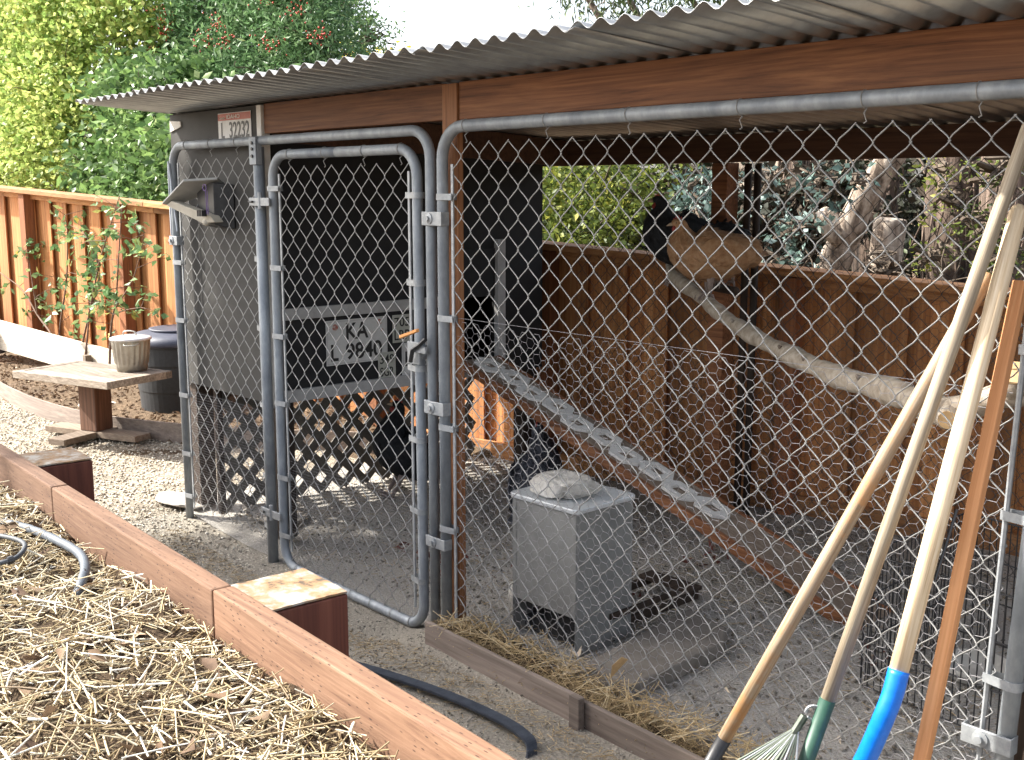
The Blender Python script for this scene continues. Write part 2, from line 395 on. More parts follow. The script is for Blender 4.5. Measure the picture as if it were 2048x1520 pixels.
M['gravel'] = ground_mat('pea_gravel', [(0.35, (0.16, 0.135, 0.105)), (0.65, (0.30, 0.265, 0.215))],
                         [(0.0, (0.20, 0.165, 0.125)), (0.4, (0.38, 0.33, 0.26)), (0.8, (0.54, 0.49, 0.40)), (1.0, (0.68, 0.64, 0.57))], 75, 0.95)
M['dust'] = ground_mat('dusty_floor', [(0.32, (0.27, 0.255, 0.23)), (0.5, (0.39, 0.37, 0.34)), (0.68, (0.50, 0.48, 0.445))],
                       [(0.0, (0.10, 0.085, 0.07)), (0.6, (0.22, 0.20, 0.175)), (1.0, (0.40, 0.37, 0.33))], 90, 0.62)
M['path'] = ground_mat('trodden_path', [(0.32, (0.19, 0.17, 0.14)), (0.5, (0.28, 0.255, 0.215)), (0.68, (0.38, 0.35, 0.30))],
                       [(0.0, (0.18, 0.15, 0.12)), (0.5, (0.36, 0.32, 0.27)), (1.0, (0.58, 0.55, 0.48))], 85, 0.72)
M['soil'] = ground_mat('garden_soil', [(0.32, (0.05, 0.034, 0.022)), (0.5, (0.12, 0.085, 0.055)), (0.68, (0.24, 0.175, 0.12))],
                       [(0.0, (0.07, 0.05, 0.035)), (0.6, (0.20, 0.15, 0.10)), (1.0, (0.42, 0.34, 0.24))], 45, 0.6)
M['bed_soil'] = ground_mat('bed_soil', [(0.32, (0.03, 0.02, 0.013)), (0.5, (0.075, 0.052, 0.033)), (0.68, (0.15, 0.11, 0.07))],
                           [(0.0, (0.04, 0.028, 0.018)), (0.6, (0.12, 0.085, 0.055)), (1.0, (0.26, 0.20, 0.13))], 60, 0.6)


# ------------------------------------------------------------------ geometry helpers
class MB:
    def __init__(s):
        s.v = []
        s.f = []

    def add(s, vs, fs):
        k = len(s.v)
        s.v += [tuple(v) for v in vs]
        s.f += [tuple(i + k for i in f) for f in fs]
        return s

    def box(s, x0, x1, y0, y1, z0, z1, mat=None):
        vs = [Vector((x, y, z)) for z in (z0, z1) for y in (y0, y1) for x in (x0, x1)]
        if mat is not None:
            vs = [mat @ v for v in vs]
        return s.add(vs, [(0, 2, 3, 1), (4, 5, 7, 6), (0, 1, 5, 4), (2, 6, 7, 3), (0, 4, 6, 2), (1, 3, 7, 5)])

    def tube(s, pts, r, n=8, cap=True, flat=None):
        pts = [Vector(p) for p in pts]
        m = len(pts)
        rr = r if hasattr(r, '__len__') else [r] * m
        k = len(s.v)
        t0 = (pts[1] - pts[0]).normalized()
        up = Vector((0, 0, 1)) if abs(t0.z) < 0.9 else Vector((1, 0, 0))
        a = t0.cross(up).normalized()
        for i in range(m):
            t = (pts[min(i + 1, m - 1)] - pts[max(i - 1, 0)])
            if t.length < 1e-9:
                t = t0
            t.normalize()
            a = (a - t * a.dot(t))
            if a.length < 1e-6:
                a = t.orthogonal()
            a.normalize()
            b = t.cross(a)
            for j in range(n):
                q = 2 * PI * j / n
                s.v.append(tuple(pts[i] + (a * math.cos(q) + b * math.sin(q)) * rr[i]))
        for i in range(m - 1):
            for j in range(n):
                j2 = (j + 1) % n
                s.f.append((k + i * n + j, k + i * n + j2, k + (i + 1) * n + j2, k + (i + 1) * n + j))
        if cap:
            s.f.append(tuple(k + j for j in range(n))[::-1])
            s.f.append(tuple(k + (m - 1) * n + j for j in range(n)))
        return s

    def lathe(s, prof, cx, cy, n=24, sx=1, sy=1):
        k = len(s.v)
        for (r, z) in prof:
            for j in range(n):
                q = 2 * PI * j / n
                s.v.append((cx + r * math.cos(q) * sx, cy + r * math.sin(q) * sy, z))
        for i in range(len(prof) - 1):
            for j in range(n):
                j2 = (j + 1) % n
                s.f.append((k + i * n + j, k + i * n + j2, k + (i + 1) * n + j2, k + (i + 1) * n + j))
        s.f.append(tuple(k + j for j in range(n))[::-1])
        s.f.append(tuple(k + (len(prof) - 1) * n + j for j in range(n)))
        return s

    def prism(s, poly, depth_vec):
        """poly: ordered 3D points, extruded by depth_vec"""
        d = Vector(depth_vec)
        p = [Vector(q) for q in poly]
        n = len(p)
        vs = p + [q + d for q in p]
        fs = [tuple(range(n))[::-1], tuple(range(n, 2 * n))]
        for i in range(n):
            j = (i + 1) % n
            fs.append((i, j, n + j, n + i))
        return s.add(vs, fs)

    def mesh(s, name):
        me = bpy.data.meshes.new(name)
        me.from_pydata(s.v, [], s.f)
        me.update()
        return me


def place(name, me, m, parent=None, smooth=False, bevel=0, thick=0):
    o = bpy.data.objects.new(name, me)
    col.objects.link(o)
    if m is not None:
        me.materials.append(m)
    if smooth:
        me.polygons.foreach_set('use_smooth', [True] * len(me.polygons))
    if parent is not None:
        o.parent = parent
        if parent.type == 'EMPTY':
            o.matrix_parent_inverse = parent.matrix_basis.inverted()
        elif parent.parent is not None and parent.parent.type == 'EMPTY':
            pass
    if bevel:
        b = o.modifiers.new('bevel', 'BEVEL')
        b.width = bevel
        b.segments = 2
        b.limit_method = 'ANGLE'
    if thick:
        t = o.modifiers.new('thick', 'SOLIDIFY')
        t.thickness = thick
    return o


def build(name, mb, m, parent=None, smooth=False, bevel=0, thick=0, fixn=True):
    me = mb.mesh(name)
    if fixn and len(me.polygons) < 60000:
        bm = bmesh.new()
        bm.from_mesh(me)
        bmesh.ops.recalc_face_normals(bm, faces=bm.faces)
        bm.to_mesh(me)
        bm.free()
    return place(name, me, m, parent, smooth, bevel, thick)


def thing(name, label, cat, loc=(0, 0, 0), group=None):
    o = bpy.data.objects.new(name, None)
    col.objects.link(o)
    o.location = loc
    o.empty_display_size = 0.05
    o['label'] = label
    o['category'] = cat
    if group:
        o['group'] = group
    bpy.context.view_layer.update() if False else None
    return o


def tag(o, label, cat, group=None):
    o['label'] = label
    o['category'] = cat
    if group:
        o['group'] = group
    return o


def kind(o, k):
    o['kind'] = k
    return o


def box_obj(name, dims, m, parent=None, bevel=0.002):
    return build(name, MB().box(*dims), m, parent, bevel=bevel)


def raw_mesh(name, verts, faces, tint=None, per=1):
    """verts (n,3), faces (m,k) numpy; tint per vertex"""
    me = bpy.data.meshes.new(name)
    nv, nf, k = len(verts), len(faces), faces.shape[1]
    me.vertices.add(nv)
    me.vertices.foreach_set('co', np.asarray(verts, dtype=np.float32).ravel())
    me.loops.add(nf * k)
    me.loops.foreach_set('vertex_index', np.asarray(faces, dtype=np.int32).ravel())
    me.polygons.add(nf)
    me.polygons.foreach_set('loop_start', np.arange(0, nf * k, k, dtype=np.int32))
    me.polygons.foreach_set('loop_total', np.full(nf, k, dtype=np.int32))
    me.update(calc_edges=True)
    if tint is not None:
        a = me.attributes.new('tint', 'FLOAT', 'POINT')
        a.data.foreach_set('value', np.asarray(tint, dtype=np.float32))
    return me


def unit(a):
    return a / np.maximum(np.linalg.norm(a, axis=-1, keepdims=True), 1e-9)


def leaves_mesh(name, P, length, width, tint, droop=0.3, dirs=None, fold=0.25):
    """one kite-shaped folded leaf (4 faces) at each point"""
    n = len(P)
    d = unit(rng.normal(size=(n, 3)) + (0 if dirs is None else dirs)) if dirs is not None else unit(rng.normal(size=(n, 3)) * np.array([1, 1, 0.7]) + np.array([0, 0, -droop]))
    s = unit(np.cross(d, unit(rng.normal(size=(n, 3)))))
    nn = np.cross(d, s)
    L = length * rng.uniform(0.6, 1.3, (n, 1))
    Wd = width * rng.uniform(0.7, 1.25, (n, 1)) * 0.5
    b = P
    q1 = P + d * L * 0.42 + s * Wd + nn * Wd * fold
    q2 = P + d * L * 0.42 - s * Wd + nn * Wd * fold
    mid = P + d * L * 0.45
    tip = P + d * L - nn * L * 0.12
    V = np.stack([b, q1, mid, q2, tip], 1).reshape(-1, 3)
    k = np.arange(n)[:, None] * 5
    F = np.concatenate([k + np.array([0, 2, 1]), k + np.array([0, 3, 2]), k + np.array([1, 2, 4]), k + np.array([2, 3, 4])], 0)
    return raw_mesh(name, V, F, np.repeat(np.clip(tint, 0, 1), 5))


def clump_points(clumps, n, sub=26, spread=0.16, shell=0.5):
    """points in sprays scattered through ellipsoids (x,y,z,rx,ry,rz)"""
    c = np.array(clumps, dtype=float)
    vol = c[:, 3] * c[:, 4] * c[:, 5]
    idx = rng.choice(len(c), size=max(1, n // sub), p=vol / vol.sum())
    d = unit(rng.normal(size=(len(idx), 3)))
    rad = rng.uniform(shell, 1.0, (len(idx), 1)) ** 0.7
    ctr = c[idx, :3] + d * rad * c[idx, 3:6]
    pts = (ctr[:, None, :] + rng.normal(size=(len(idx), sub, 3)) * spread * np.array([1, 1, 0.8])).reshape(-1, 3)
    base = np.repeat(rng.uniform(0, 1, len(idx)), sub)
    return pts, base


def straw_mesh(name, P, theta, tilt, L, W, bend, tint):
    n = len(P)
    d = np.stack([np.cos(theta) * np.cos(tilt), np.sin(theta) * np.cos(tilt), np.sin(tilt)], 1)
    s = np.stack([-np.sin(theta), np.cos(theta), np.zeros(n)], 1)
    u = np.cross(d, s)
    st = []
    for t in (-0.5, 0.0, 0.5):
        c = P + d * (L * t)[:, None] + s * (bend * L * (1 - 4 * t * t))[:, None]
        for (a, b_) in ((-0.5, -0.2), (0.5, -0.2), (0.0, 0.3)):
            st.append(c + s * (W * a)[:, None] + u * (W * b_)[:, None])
    V = np.stack(st, 1).reshape(-1, 3)
    k = np.arange(n)[:, None] * 9
    F = []
    for i in (0, 3):
        for (a, b_) in ((0, 1), (1, 2), (2, 0)):
            F.append(k + np.array([i + a, i + b_, i + 3 + b_, i + 3 + a]))
    F = np.concatenate(F, 0)
    return raw_mesh(name, V, F, np.repeat(np.clip(tint, 0, 1), 9))


def pebble_mesh(name, P, size, tint):
    n = len(P)
    base = np.array([[1, 0, 0], [0, 1, 0], [-1, 0, 0], [0, -1, 0], [0, 0, 1], [0, 0, -1.0], ])
    sc3 = size[:, None, None] * rng.uniform(0.6, 1.2, (n, 1, 3)) * np.array([1, 1, 0.7])
    a = rng.uniform(0, 2 * PI, n)
    V = base[None] * sc3
    x = V[:, :, 0] * np.cos(a)[:, None] - V[:, :, 1] * np.sin(a)[:, None]
    y = V[:, :, 0] * np.sin(a)[:, None] + V[:, :, 1] * np.cos(a)[:, None]
    V = np.stack([x, y, V[:, :, 2]], 2) + P[:, None, :]
    F0 = np.array([[0, 1, 4], [1, 2, 4], [2, 3, 4], [3, 0, 4], [1, 0, 5], [2, 1, 5], [3, 2, 5], [0, 3, 5]])
    F = (np.arange(n)[:, None, None] * 6 + F0[None]).reshape(-1, 3)
    me = raw_mesh(name, V.reshape(-1, 3), F, np.repeat(tint, 6))
    me.polygons.foreach_set('use_smooth', [True] * len(me.polygons))
    return me


def smooth_noise(x, y, seed=0):
    r = np.random.default_rng(seed)
    z = np.zeros_like(x)
    for i in range(10):
        f = 1.3 * 1.55 ** i
        a = r.uniform(0, 2 * PI)
        z += np.sin(f * (x * math.cos(a) + y * math.sin(a)) + r.uniform(0, 6)) / (1.35 ** i)
    return z / 3.0


def grid_sheet(name, x0, x1, y0, y1, step, zf, m):
    nx, ny = int((x1 - x0) / step) + 1, int((y1 - y0) / step) + 1
    X, Y = np.meshgrid(np.linspace(x0, x1, nx), np.linspace(y0, y1, ny))
    Z = zf(X, Y)
    V = np.stack([X, Y, Z], 2).reshape(-1, 3)
    i = (np.arange(ny - 1)[:, None] * nx + np.arange(nx - 1)[None]).ravel()
    F = np.stack([i, i + 1, i + nx + 1, i + nx], 1)
    me = raw_mesh(name, V, F)
    o = place(name, me, m, None, smooth=True)
    return kind(o, 'structure')


def rounded_path(corners, rad, n=7):
    """polyline through corners with the inner corners rounded"""
    c = [Vector(p) for p in corners]
    out = [c[0]]
    for i in range(1, len(c) - 1):
        a, b, d = c[i - 1], c[i], c[i + 1]
        u, w = (a - b).normalized(), (d - b).normalized()
        p0, p1 = b + u * rad, b + w * rad
        ctr = b + u * rad + w * rad
        for k in range(n + 1):
            q = k / n * PI / 2
            out.append(ctr - w * rad * math.cos(q) - u * rad * math.sin(q))
    out.append(c[-1])
    return out


# ------------------------------------------------------------------ terrain
def fence_y(x):
    return 2.2 + (x + 0.4) * math.tan(R(9.5))


kind(place('ground', raw_mesh('ground', np.array([[-120, -120, -0.16], [120, -120, -0.16], [120, 120, -0.16], [-120, 120, -0.16]]), np.array([[0, 1, 2, 3]])), M['soil']), 'structure')
def path_dip(x):
    return 0.062 * np.clip((0.06 - x) / 0.25, 0, 1) - 0.045 * np.clip((-1.5 - x) / 0.8, 0, 1)


grid_sheet('gravel_yard', -12, -1.5, -4, 1.3, 0.05, lambda x, y: 0.008 * smooth_noise(x * 2, y * 2, 4) - 0.004 - path_dip(x), M['gravel'])
grid_sheet('trodden_path', -2.15, 3.6, -4, 0.14, 0.05, lambda x, y: 0.008 * smooth_noise(x * 2, y * 2, 4) + 0.003 - path_dip(x), M['path'])
grid_sheet('run_floor', -2.3, 3.6, 0.02, 2.6, 0.04, lambda x, y: 0.012 * smooth_noise(x * 2.4, y * 2.4, 5) + 0.008 - path_dip(x) * np.clip(1 - (y - 0.02) / 0.6, 0, 1), M['dust'])

EDGE = [(-9.2, 2.2), (-8.6, 1.35), (-7.9, 0.78), (-7.1, 0.50), (-6.1, 0.385), (-5.45, 0.345), (-4.94, 0.35), (-4.53, 0.40), (-4.18, 0.47),
        (-3.66, 0.70), (-3.24, 0.93), (-2.96, 1.18), (-2.71, 1.40), (-2.4, 1.62), (-1.9, 1.85)]
EX = np.array([p[0] for p in EDGE])
EY = np.array([p[1] for p in EDGE])


def soil_z(x, y):
    ye = np.interp(x, EX, EY)
    d = np.clip(y - ye, -0.3, 1.6)
    rise = 0.04 + 0.13 * np.clip(d, 0, 1.5) + 0.05 * np.clip(-x - 6.5, 0, 3) * np.clip(d, 0, 1)
    z = np.where(d < 0.02, -0.03, rise)
    return z + 0.014 * smooth_noise(x * 3, y * 3, 8)


grid_sheet('planting_bed_soil', -9.2, -1.9, 0.3, 2.6, 0.05, soil_z, M['soil'])
grid_sheet('slope_behind_fence', -24, 8, 2.55, 26, 0.5, lambda x, y: 0.10 * smooth_noise(x, y, 9) + 0.03 * (y - 2.5), M['soil'])

# curved bender-board edging
t = thing('curved_edging', 'thin grey wooden edging board curving round the planting bed beside the gravel', 'edging', (-4.9, 0.35, 0))
mb = MB()
pts = []
for i in range(60):
    x = -8.8 + (6.9) * i / 59
    pts.append((x, float(np.interp(x, EX, EY))))
# smooth the polyline a little
ps = np.array(pts)
for _ in range(4):
    ps[1:-1] = (ps[:-2] + 2 * ps[1:-1] + ps[2:]) / 4
V = []
for (x, y), (x2, y2) in zip(ps[:-1], ps[1:]):
    d = Vector((x2 - x, y2 - y, 0)).normalized()
    nrm = Vector((-d.y, d.x, 0)) * 0.009
    V.append((Vector((x, y, 0)), nrm))
for i in range(len(V) - 1):
    (p, n0), (q, n1) = V[i], V[i + 1]
    z0, z1 = -0.03, 0.105
    vs = [p - n0 + Vector((0, 0, z0)), p + n0 + Vector((0, 0, z0)), p + n0 + Vector((0, 0, z1)), p - n0 + Vector((0, 0, z1)),
          q - n1 + Vector((0, 0, z0)), q + n1 + Vector((0, 0, z0)), q + n1 + Vector((0, 0, z1)), q - n1 + Vector((0, 0, z1))]
    mb.add(vs, [(0, 1, 5, 4), (1, 2, 6, 5), (2, 3, 7, 6), (3, 0, 4, 7)])
build('board', mb, M['edging'], t)
for i in (6, 14, 46, 53):
    p, n0 = V[i]
    c = p + n0 * 3.2
    box_obj('stake', (c.x - 0.02, c.x + 0.02, c.y - 0.018, c.y + 0.018, -0.05, 0.10), M['old_board'], t)

# ------------------------------------------------------------------ board fence
FD = Vector((math.cos(R(9.5)), math.sin(R(9.5)), 0))
FN = Vector((math.sin(R(9.5)), -math.cos(R(9.5)), 0))      # towards the yard
FP = Vector((-0.4, 2.2, 0))
FM = Matrix(((FD.x, -FN.x, 0, FP.x), (FD.y, -FN.y, 0, FP.y), (0, 0, 1, 0), (0, 0, 0, 1)))   # local x along, y away, z up


def ftop(s):
    return 1.245 - 0.0537 * s


fence = thing('board_fence', 'orange stained board fence with flat cap rail running behind the coop', 'fence', FP)


def fbox(name, s0, s1, d0, d1, z0a, z1a, z0b, z1b, m, bevel=0.0015):
    vs = [FM @ Vector(q) for q in ((s0, d0, z0a), (s1, d0, z0b), (s1, d1, z0b), (s0, d1, z0a), (s0, d0, z1a), (s1, d0, z1b), (s1, d1, z1b), (s0, d1, z1a))]
    return build(name, MB().add(vs, [(0, 3, 2, 1), (4, 5, 6, 7), (0, 1, 5, 4), (1, 2, 6, 5), (2, 3, 7, 6), (3, 0, 4, 7)]), m, fence, bevel=bevel)


s = -9.4
while s < 4.0:
    a = ftop(s) - 0.04
    zb = max(-0.05, -0.04 - 0.065 * (s + 2.5)) if s < -2.5 else -0.04
    j = random.uniform(-0.004, 0.004)
    fbox('board', s + j, s + 0.152 + j, -0.032, -0.018, zb, a, zb, a - 0.0537 * 0.14, M['fence'])
    fbox('board', s + 0.098, s + 0.304, 0.004, 0.020, zb, a, zb, a - 0.0537 * 0.14, M['fence'])
    s += 0.254
for ps_ in (-9.2, -6.75, -5.3, -3.9, -2.5, -1.11, 0.36, 1.8, 3.2):
    z0 = -0.05 if ps_ > -3 else 0.0
    a = ftop(ps_) - 0.045
    fbox('post', ps_ - 0.045, ps_ + 0.045, -0.125, -0.036, z0, a, z0, a, M['fence_post'], 0.003)
for k_ in range(6):
    s0, s1 = -9.4 + k_ * 2.25, -9.4 + (k_ + 1) * 2.25 - 0.004
    fbox('cap_rail', s0, s1, -0.15, 0.035, ftop(s0) - 0.036, ftop(s0), ftop(s1) - 0.036, ftop(s1), M['fence_x'], 0.003)
    fbox('top_rail', s0, s1, -0.062, -0.0365, ftop(s0) - 0.085, ftop(s0) - 0.039, ftop(s1) - 0.085, ftop(s1) - 0.039, M['fence_x'], 0.002)
    if s1 > -3:
        fbox('kick_board', s0, s1, -0.066, -0.037, -0.02, 0.10, -0.02, 0.10, M['fence_x'], 0.002)

# low retaining planks at the foot of the fence, far left
t = thing('retaining_board', 'plank paled to look sunlit along the foot of the fence above the planting bed', 'board', FM @ Vector((-6.5, -0.26, 0)))
vs = [FM @ Vector(q) for q in ((-9.3, -0.30, 0.36), (-3.9, -0.30, 0.02), (-3.9, -0.262, 0.02), (-9.3, -0.262, 0.36), (-9.3, -0.30, 0.62), (-3.9, -0.30, 0.27), (-3.9, -0.262, 0.27), (-9.3, -0.262, 0.62))]
build('plank', MB().add(vs, [(0, 3, 2, 1), (4, 5, 6, 7), (0, 1, 5, 4), (1, 2, 6, 5), (2, 3, 7, 6), (3, 0, 4, 7)]), M['pale_plank'], t, bevel=0.003)
for s_ in (-8.6, -7.0, -5.5):
    p = FM @ Vector((s_, -0.33, 0))
    box_obj('stake', (p.x - 0.03, p.x + 0.03, p.y - 0.03, p.y + 0.02, 0.05, 0.33 + 0.06 * (-s_ - 6)), M['old_board'], t)
t = thing('planter_box', 'weathered grey planter box with a small pale board end at the left edge', 'planter', (-8.4, 1.3, 0))
A_ = Matrix.Translation((-8.02, 1.22, 0)) @ Matrix.Rotation(R(14), 4, 'Z')
for i, (z0, z1) in enumerate(((0, 0.125), (0.13, 0.255))):
    build('side_board', MB().box(-2.2, 0.0, 0, 0.04, z0, z1, A_), M['grey_wood'], t, bevel=0.003)
    build('side_board', MB().box(-0.0395, 0.0, 0.041, 0.9, z0, z1, A_), M['grey_wood'], t, bevel=0.003)
build('tag_board', MB().box(-0.36, 0.05, -0.022, -0.001, 0.185, 0.235, A_), M['trim'], t, bevel=0.002)
build('soil_fill', MB().box(-2.2, -0.04, 0.041, 0.9, 0.02, 0.2, A_), M['soil'], t)

# ------------------------------------------------------------------ the coop, its roof and the timber frame of the run
def roof_z(y):
    return 1.972 - 0.06 * y


coop = thing('chicken_coop', 'charcoal painted chicken coop with timber framed run under a corrugated roof', 'coop', (-0.3, 0.9, 0))
CX0, CX1, CY0, CY1, CZ0 = -2.18, -1.30, 0.055, 1.72, 0.645
coop_front = box_obj('front_wall', (CX0, CX1 - 0.002, CY0, CY0 + 0.02, CZ0, 1.955), M['coop_paint'], coop)
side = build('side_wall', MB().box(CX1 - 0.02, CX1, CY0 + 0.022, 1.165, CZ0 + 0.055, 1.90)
             .box(CX1 - 0.02, CX1, 1.165, 1.38, 1.06, 1.90).box(CX1 - 0.02, CX1, 1.38, CY1, CZ0, 1.90), M['coop_shaded'], coop)
box_obj('back_wall', (CX0, CX1 - 0.022, CY1 - 0.02, CY1, CZ0, 1.85), M['coop_paint'], coop)
box_obj('far_wall', (CX0, CX0 + 0.02, CY0 + 0.022, CY1 - 0.022, CZ0, 1.86), M['coop_paint'], coop)
box_obj('floor', (CX0 + 0.022, CX1 - 0.022, CY0 + 0.022, CY1 - 0.022, CZ0 + 0.02, CZ0 + 0.045), M['dark_post'], coop)
box_obj('corner_trim', (CX1 - 0.006, CX1 + 0.032, CY0 - 0.022, CY0 + 0.02, CZ0 - 0.01, 1.952), M['white_trim'], coop)
box_obj('skirt_trim', (CX1 + 0.001, CX1 + 0.02, CY0 + 0.024, 1.40, CZ0 + 0.002, CZ0 + 0.057), M['trim'], coop)
box_obj('rail_trim', (CX1 + 0.001, CX1 + 0.02, CY0 + 0.024, 1.085, 1.02, 1.072), M['trim'], coop)
for y0 in (1.09, 1.375):
    box_obj('door_guide', (CX1 + 0.001, CX1 + 0.034, y0, y0 + 0.052, CZ0 + 0.06, 1.345), M['trim'], coop)
box_obj('pop_door', (CX1 + 0.003, CX1 + 0.014, 1.146, 1.371, 1.055, 1.30), M['coop_shaded'], coop)
box_obj('sill', (CX1 + 0.001, CX1 + 0.06, 1.146, 1.371, CZ0 + 0.03, CZ0 + 0.062), M['trim'], coop)
for (x, y) in ((CX0 + 0.05, CY0 + 0.07), (CX1 - 0.07, CY1 - 0.06), (CX0 + 0.05, CY1 - 0.06), (CX1 - 0.075, CY0 + 0.085)):
    box_obj('leg', (x - 0.045, x + 0.045, y - 0.045, y + 0.045, 0, CZ0 - 0.001), M['dark_post'], coop, 0.003)
build('hinge', MB().prism([(-2.168, CY0 - 0.001, 1.925), (-2.055, CY0 - 0.001, 1.917), (-2.055, CY0 - 0.001, 1.893), (-2.168, CY0 - 0.001, 1.872)], (0, -0.006, 0)), M['white_trim'], coop)
# posts and beams of the run
box_obj('post', (-0.035, 0.046, 0.038, 0.066, 0, roof_z(0.1) - 0.013), M['post'], coop, 0.003)
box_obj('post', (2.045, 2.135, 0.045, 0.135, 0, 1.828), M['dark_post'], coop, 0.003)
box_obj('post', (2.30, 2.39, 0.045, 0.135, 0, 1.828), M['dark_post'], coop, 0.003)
box_obj('beam', (CX1 + 0.034, -0.037, 0.046, 0.084, 1.832, roof_z(0.06) - 0.012), M['beam'], coop, 0.003)
box_obj('beam', (0.048, 3.0, 0.046, 0.084, 1.83, roof_z(0.06) - 0.012), M['beam'], coop, 0.003)
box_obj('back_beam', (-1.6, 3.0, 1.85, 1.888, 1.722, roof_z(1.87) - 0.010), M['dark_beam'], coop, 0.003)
for x in (-0.235, 2.2):
    box_obj('back_post', (x - 0.045, x + 0.045, 1.852, 1.941, 0, 1.72), M['beam'], coop, 0.003)
for x in (-1.26, -0.0, 1.2, 2.35):
    vs = [(x - 0.019, 0.09, 1.80), (x + 0.019, 0.09, 1.80), (x + 0.019, 1.845, 1.72), (x - 0.019, 1.845, 1.72),
          (x - 0.019, 0.09, roof_z(0.09) - 0.01), (x + 0.019, 0.09, roof_z(0.09) - 0.01), (x + 0.019, 1.845, roof_z(1.845) - 0.01), (x - 0.019, 1.845, roof_z(1.845) - 0.01)]
    if x in (-1.26, 2.35):
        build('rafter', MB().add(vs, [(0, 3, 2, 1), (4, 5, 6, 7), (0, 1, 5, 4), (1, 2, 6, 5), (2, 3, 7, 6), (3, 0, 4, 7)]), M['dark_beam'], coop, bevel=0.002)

# corrugated sheets, each laid 8 corrugations wide
x = -2.215
PITCH = 0.079
i = 0
while x < 2.95:
    ncor = 8
    lift = 0.0028 * (i % 2)
    nx = (ncor + 1) * 10 + 1
    ys = [-0.39 + random.uniform(-0.006, 0.006), 0.2, 0.9, 1.6, 2.2]
    V = []
    for y in ys:
        for k_ in range(nx):
            xx = x + k_ / 10 * PITCH
            zz = roof_z(y) + 0.0105 * math.sin(2 * PI * (xx + 2.215) / PITCH) + lift
            V.append((xx + (0.012 if k_ == nx - 1 else 0), y, zz))
    F = []
    for r_ in range(len(ys) - 1):
        for k_ in range(nx - 1):
            F.append((r_ * nx + k_, r_ * nx + k_ + 1, (r_ + 1) * nx + k_ + 1, (r_ + 1) * nx + k_))
    build('roof_sheet', MB().add(V, F), M['roof'], coop, smooth=True, thick=0.0014)
    x += ncor * PITCH
    i += 1


# ------------------------------------------------------------------ lattice under the coop
lat = thing('lattice_panel', 'grey diamond lattice panel closing the far side beneath the coop', 'lattice', (-1.93, 0.95, 0))
LX = -1.915


def lattice_strip(a, b, x0, x1):
    a, b = Vector(a), Vector(b)
    d = (b - a).normalized()
    w = Vector((0, -d.z, d.y)) * 0.0245
    return MB().prism([(x0, (a - w).y, (a - w).z), (x0, (b - w).y, (b - w).z), (x0, (b + w).y, (b + w).z), (x0, (a + w).y, (a + w).z)], (x1 - x0, 0, 0))


Y0, Y1, Z0, Z1 = 0.12, 1.74, 0.02, 0.645


def clip_diag(y0, sgn):
    # line y = y0 + sgn*(z-Z0) clipped to the rectangle
    pts_ = []
    for z in np.linspace(Z0, Z1, 60):
        y = y0 + sgn * (z - Z0)
        if Y0 <= y <= Y1:
            pts_.append((0, y, z))
    return (pts_[0], pts_[-1]) if len(pts_) > 3 else None


y0 = Y0 - 0.7
while y0 < Y1 + 0.7:
    for sgn, xa in ((1, LX), (-1, LX + 0.0075)):
        c = clip_diag(y0, sgn)
        if c:
            build('strip', lattice_strip(c[0], c[1], xa, xa + 0.007), M['lattice'], lat)
    y0 += 0.14
box_obj('frame_rail', (LX - 0.01, LX + 0.025, Y0 - 0.03, Y0 - 0.001, 0, 0.64), M['dark_post'], lat)


# ------------------------------------------------------------------ wire work
def chain_mesh(x0, x1, z0, z1, y, r=0.0022, w=0.094, h=0.1, n=3):
    """woven diamond mesh: zig-zag wires hooked round their neighbours"""
    P = w / 2
    per = 8
    ncol = int((x1 - x0) / P)
    P = (x1 - x0) / ncol
    rows = int(round((z1 - z0) / h * per))
    zz = z1 - np.arange(rows + 1) * (h / per)
    allV, allF = [], []
    off = 0
    ang = 2 * PI * np.arange(n) / n
    for c in range(ncol):
        ph = (np.arange(rows + 1) / per) % 1.0
        if c % 2:
            ph = (ph + 0.5) % 1.0
        tri = np.where(ph < 0.5, 4 * ph - 1, 3 - 4 * ph)
        shp = 0.62 * tri + 0.38 * np.sin(tri * PI / 2)
        sl = np.where(ph < 0.5, 1.0, -1.0)
        edge = np.abs(tri) > 0.98
        d = np.where(edge, 0.0, sl) * r * 1.25
        xs = x0 + (c + 0.5) * P + shp * (P / 2 + r * 1.1) + np.sin(zz * 7 + c) * 0.0012
        pts_ = np.stack([xs, y + d + np.sin(zz * 2.1 + c * 0.3) * 0.002, zz + rng.normal(0, 0.0006, len(zz))], 1)
        tg = np.gradient(pts_, axis=0)
        tg = unit(tg)
        a = unit(np.cross(tg, np.array([0, 1.0, 0])))
        b = np.cross(tg, a)
        V = pts_[:, None, :] + r * (a[:, None, :] * np.cos(ang)[None, :, None] + b[:, None, :] * np.sin(ang)[None, :, None])
        m_ = len(pts_)
        V = V.reshape(-1, 3)
        i_ = np.arange(m_ - 1)[:, None] * n
        j = np.arange(n)[None]
        j2 = (j + 1) % n
        F = np.stack([i_ + j, i_ + j2, i_ + n + j2, i_ + n + j], 2).reshape(-1, 4) + off
        allV.append(V)
        allF.append(F)
        off += len(V)
    me = raw_mesh('chain_link', np.concatenate(allV), np.concatenate(allF))
    me.polygons.foreach_set('use_smooth', [True] * len(me.polygons))
    return me


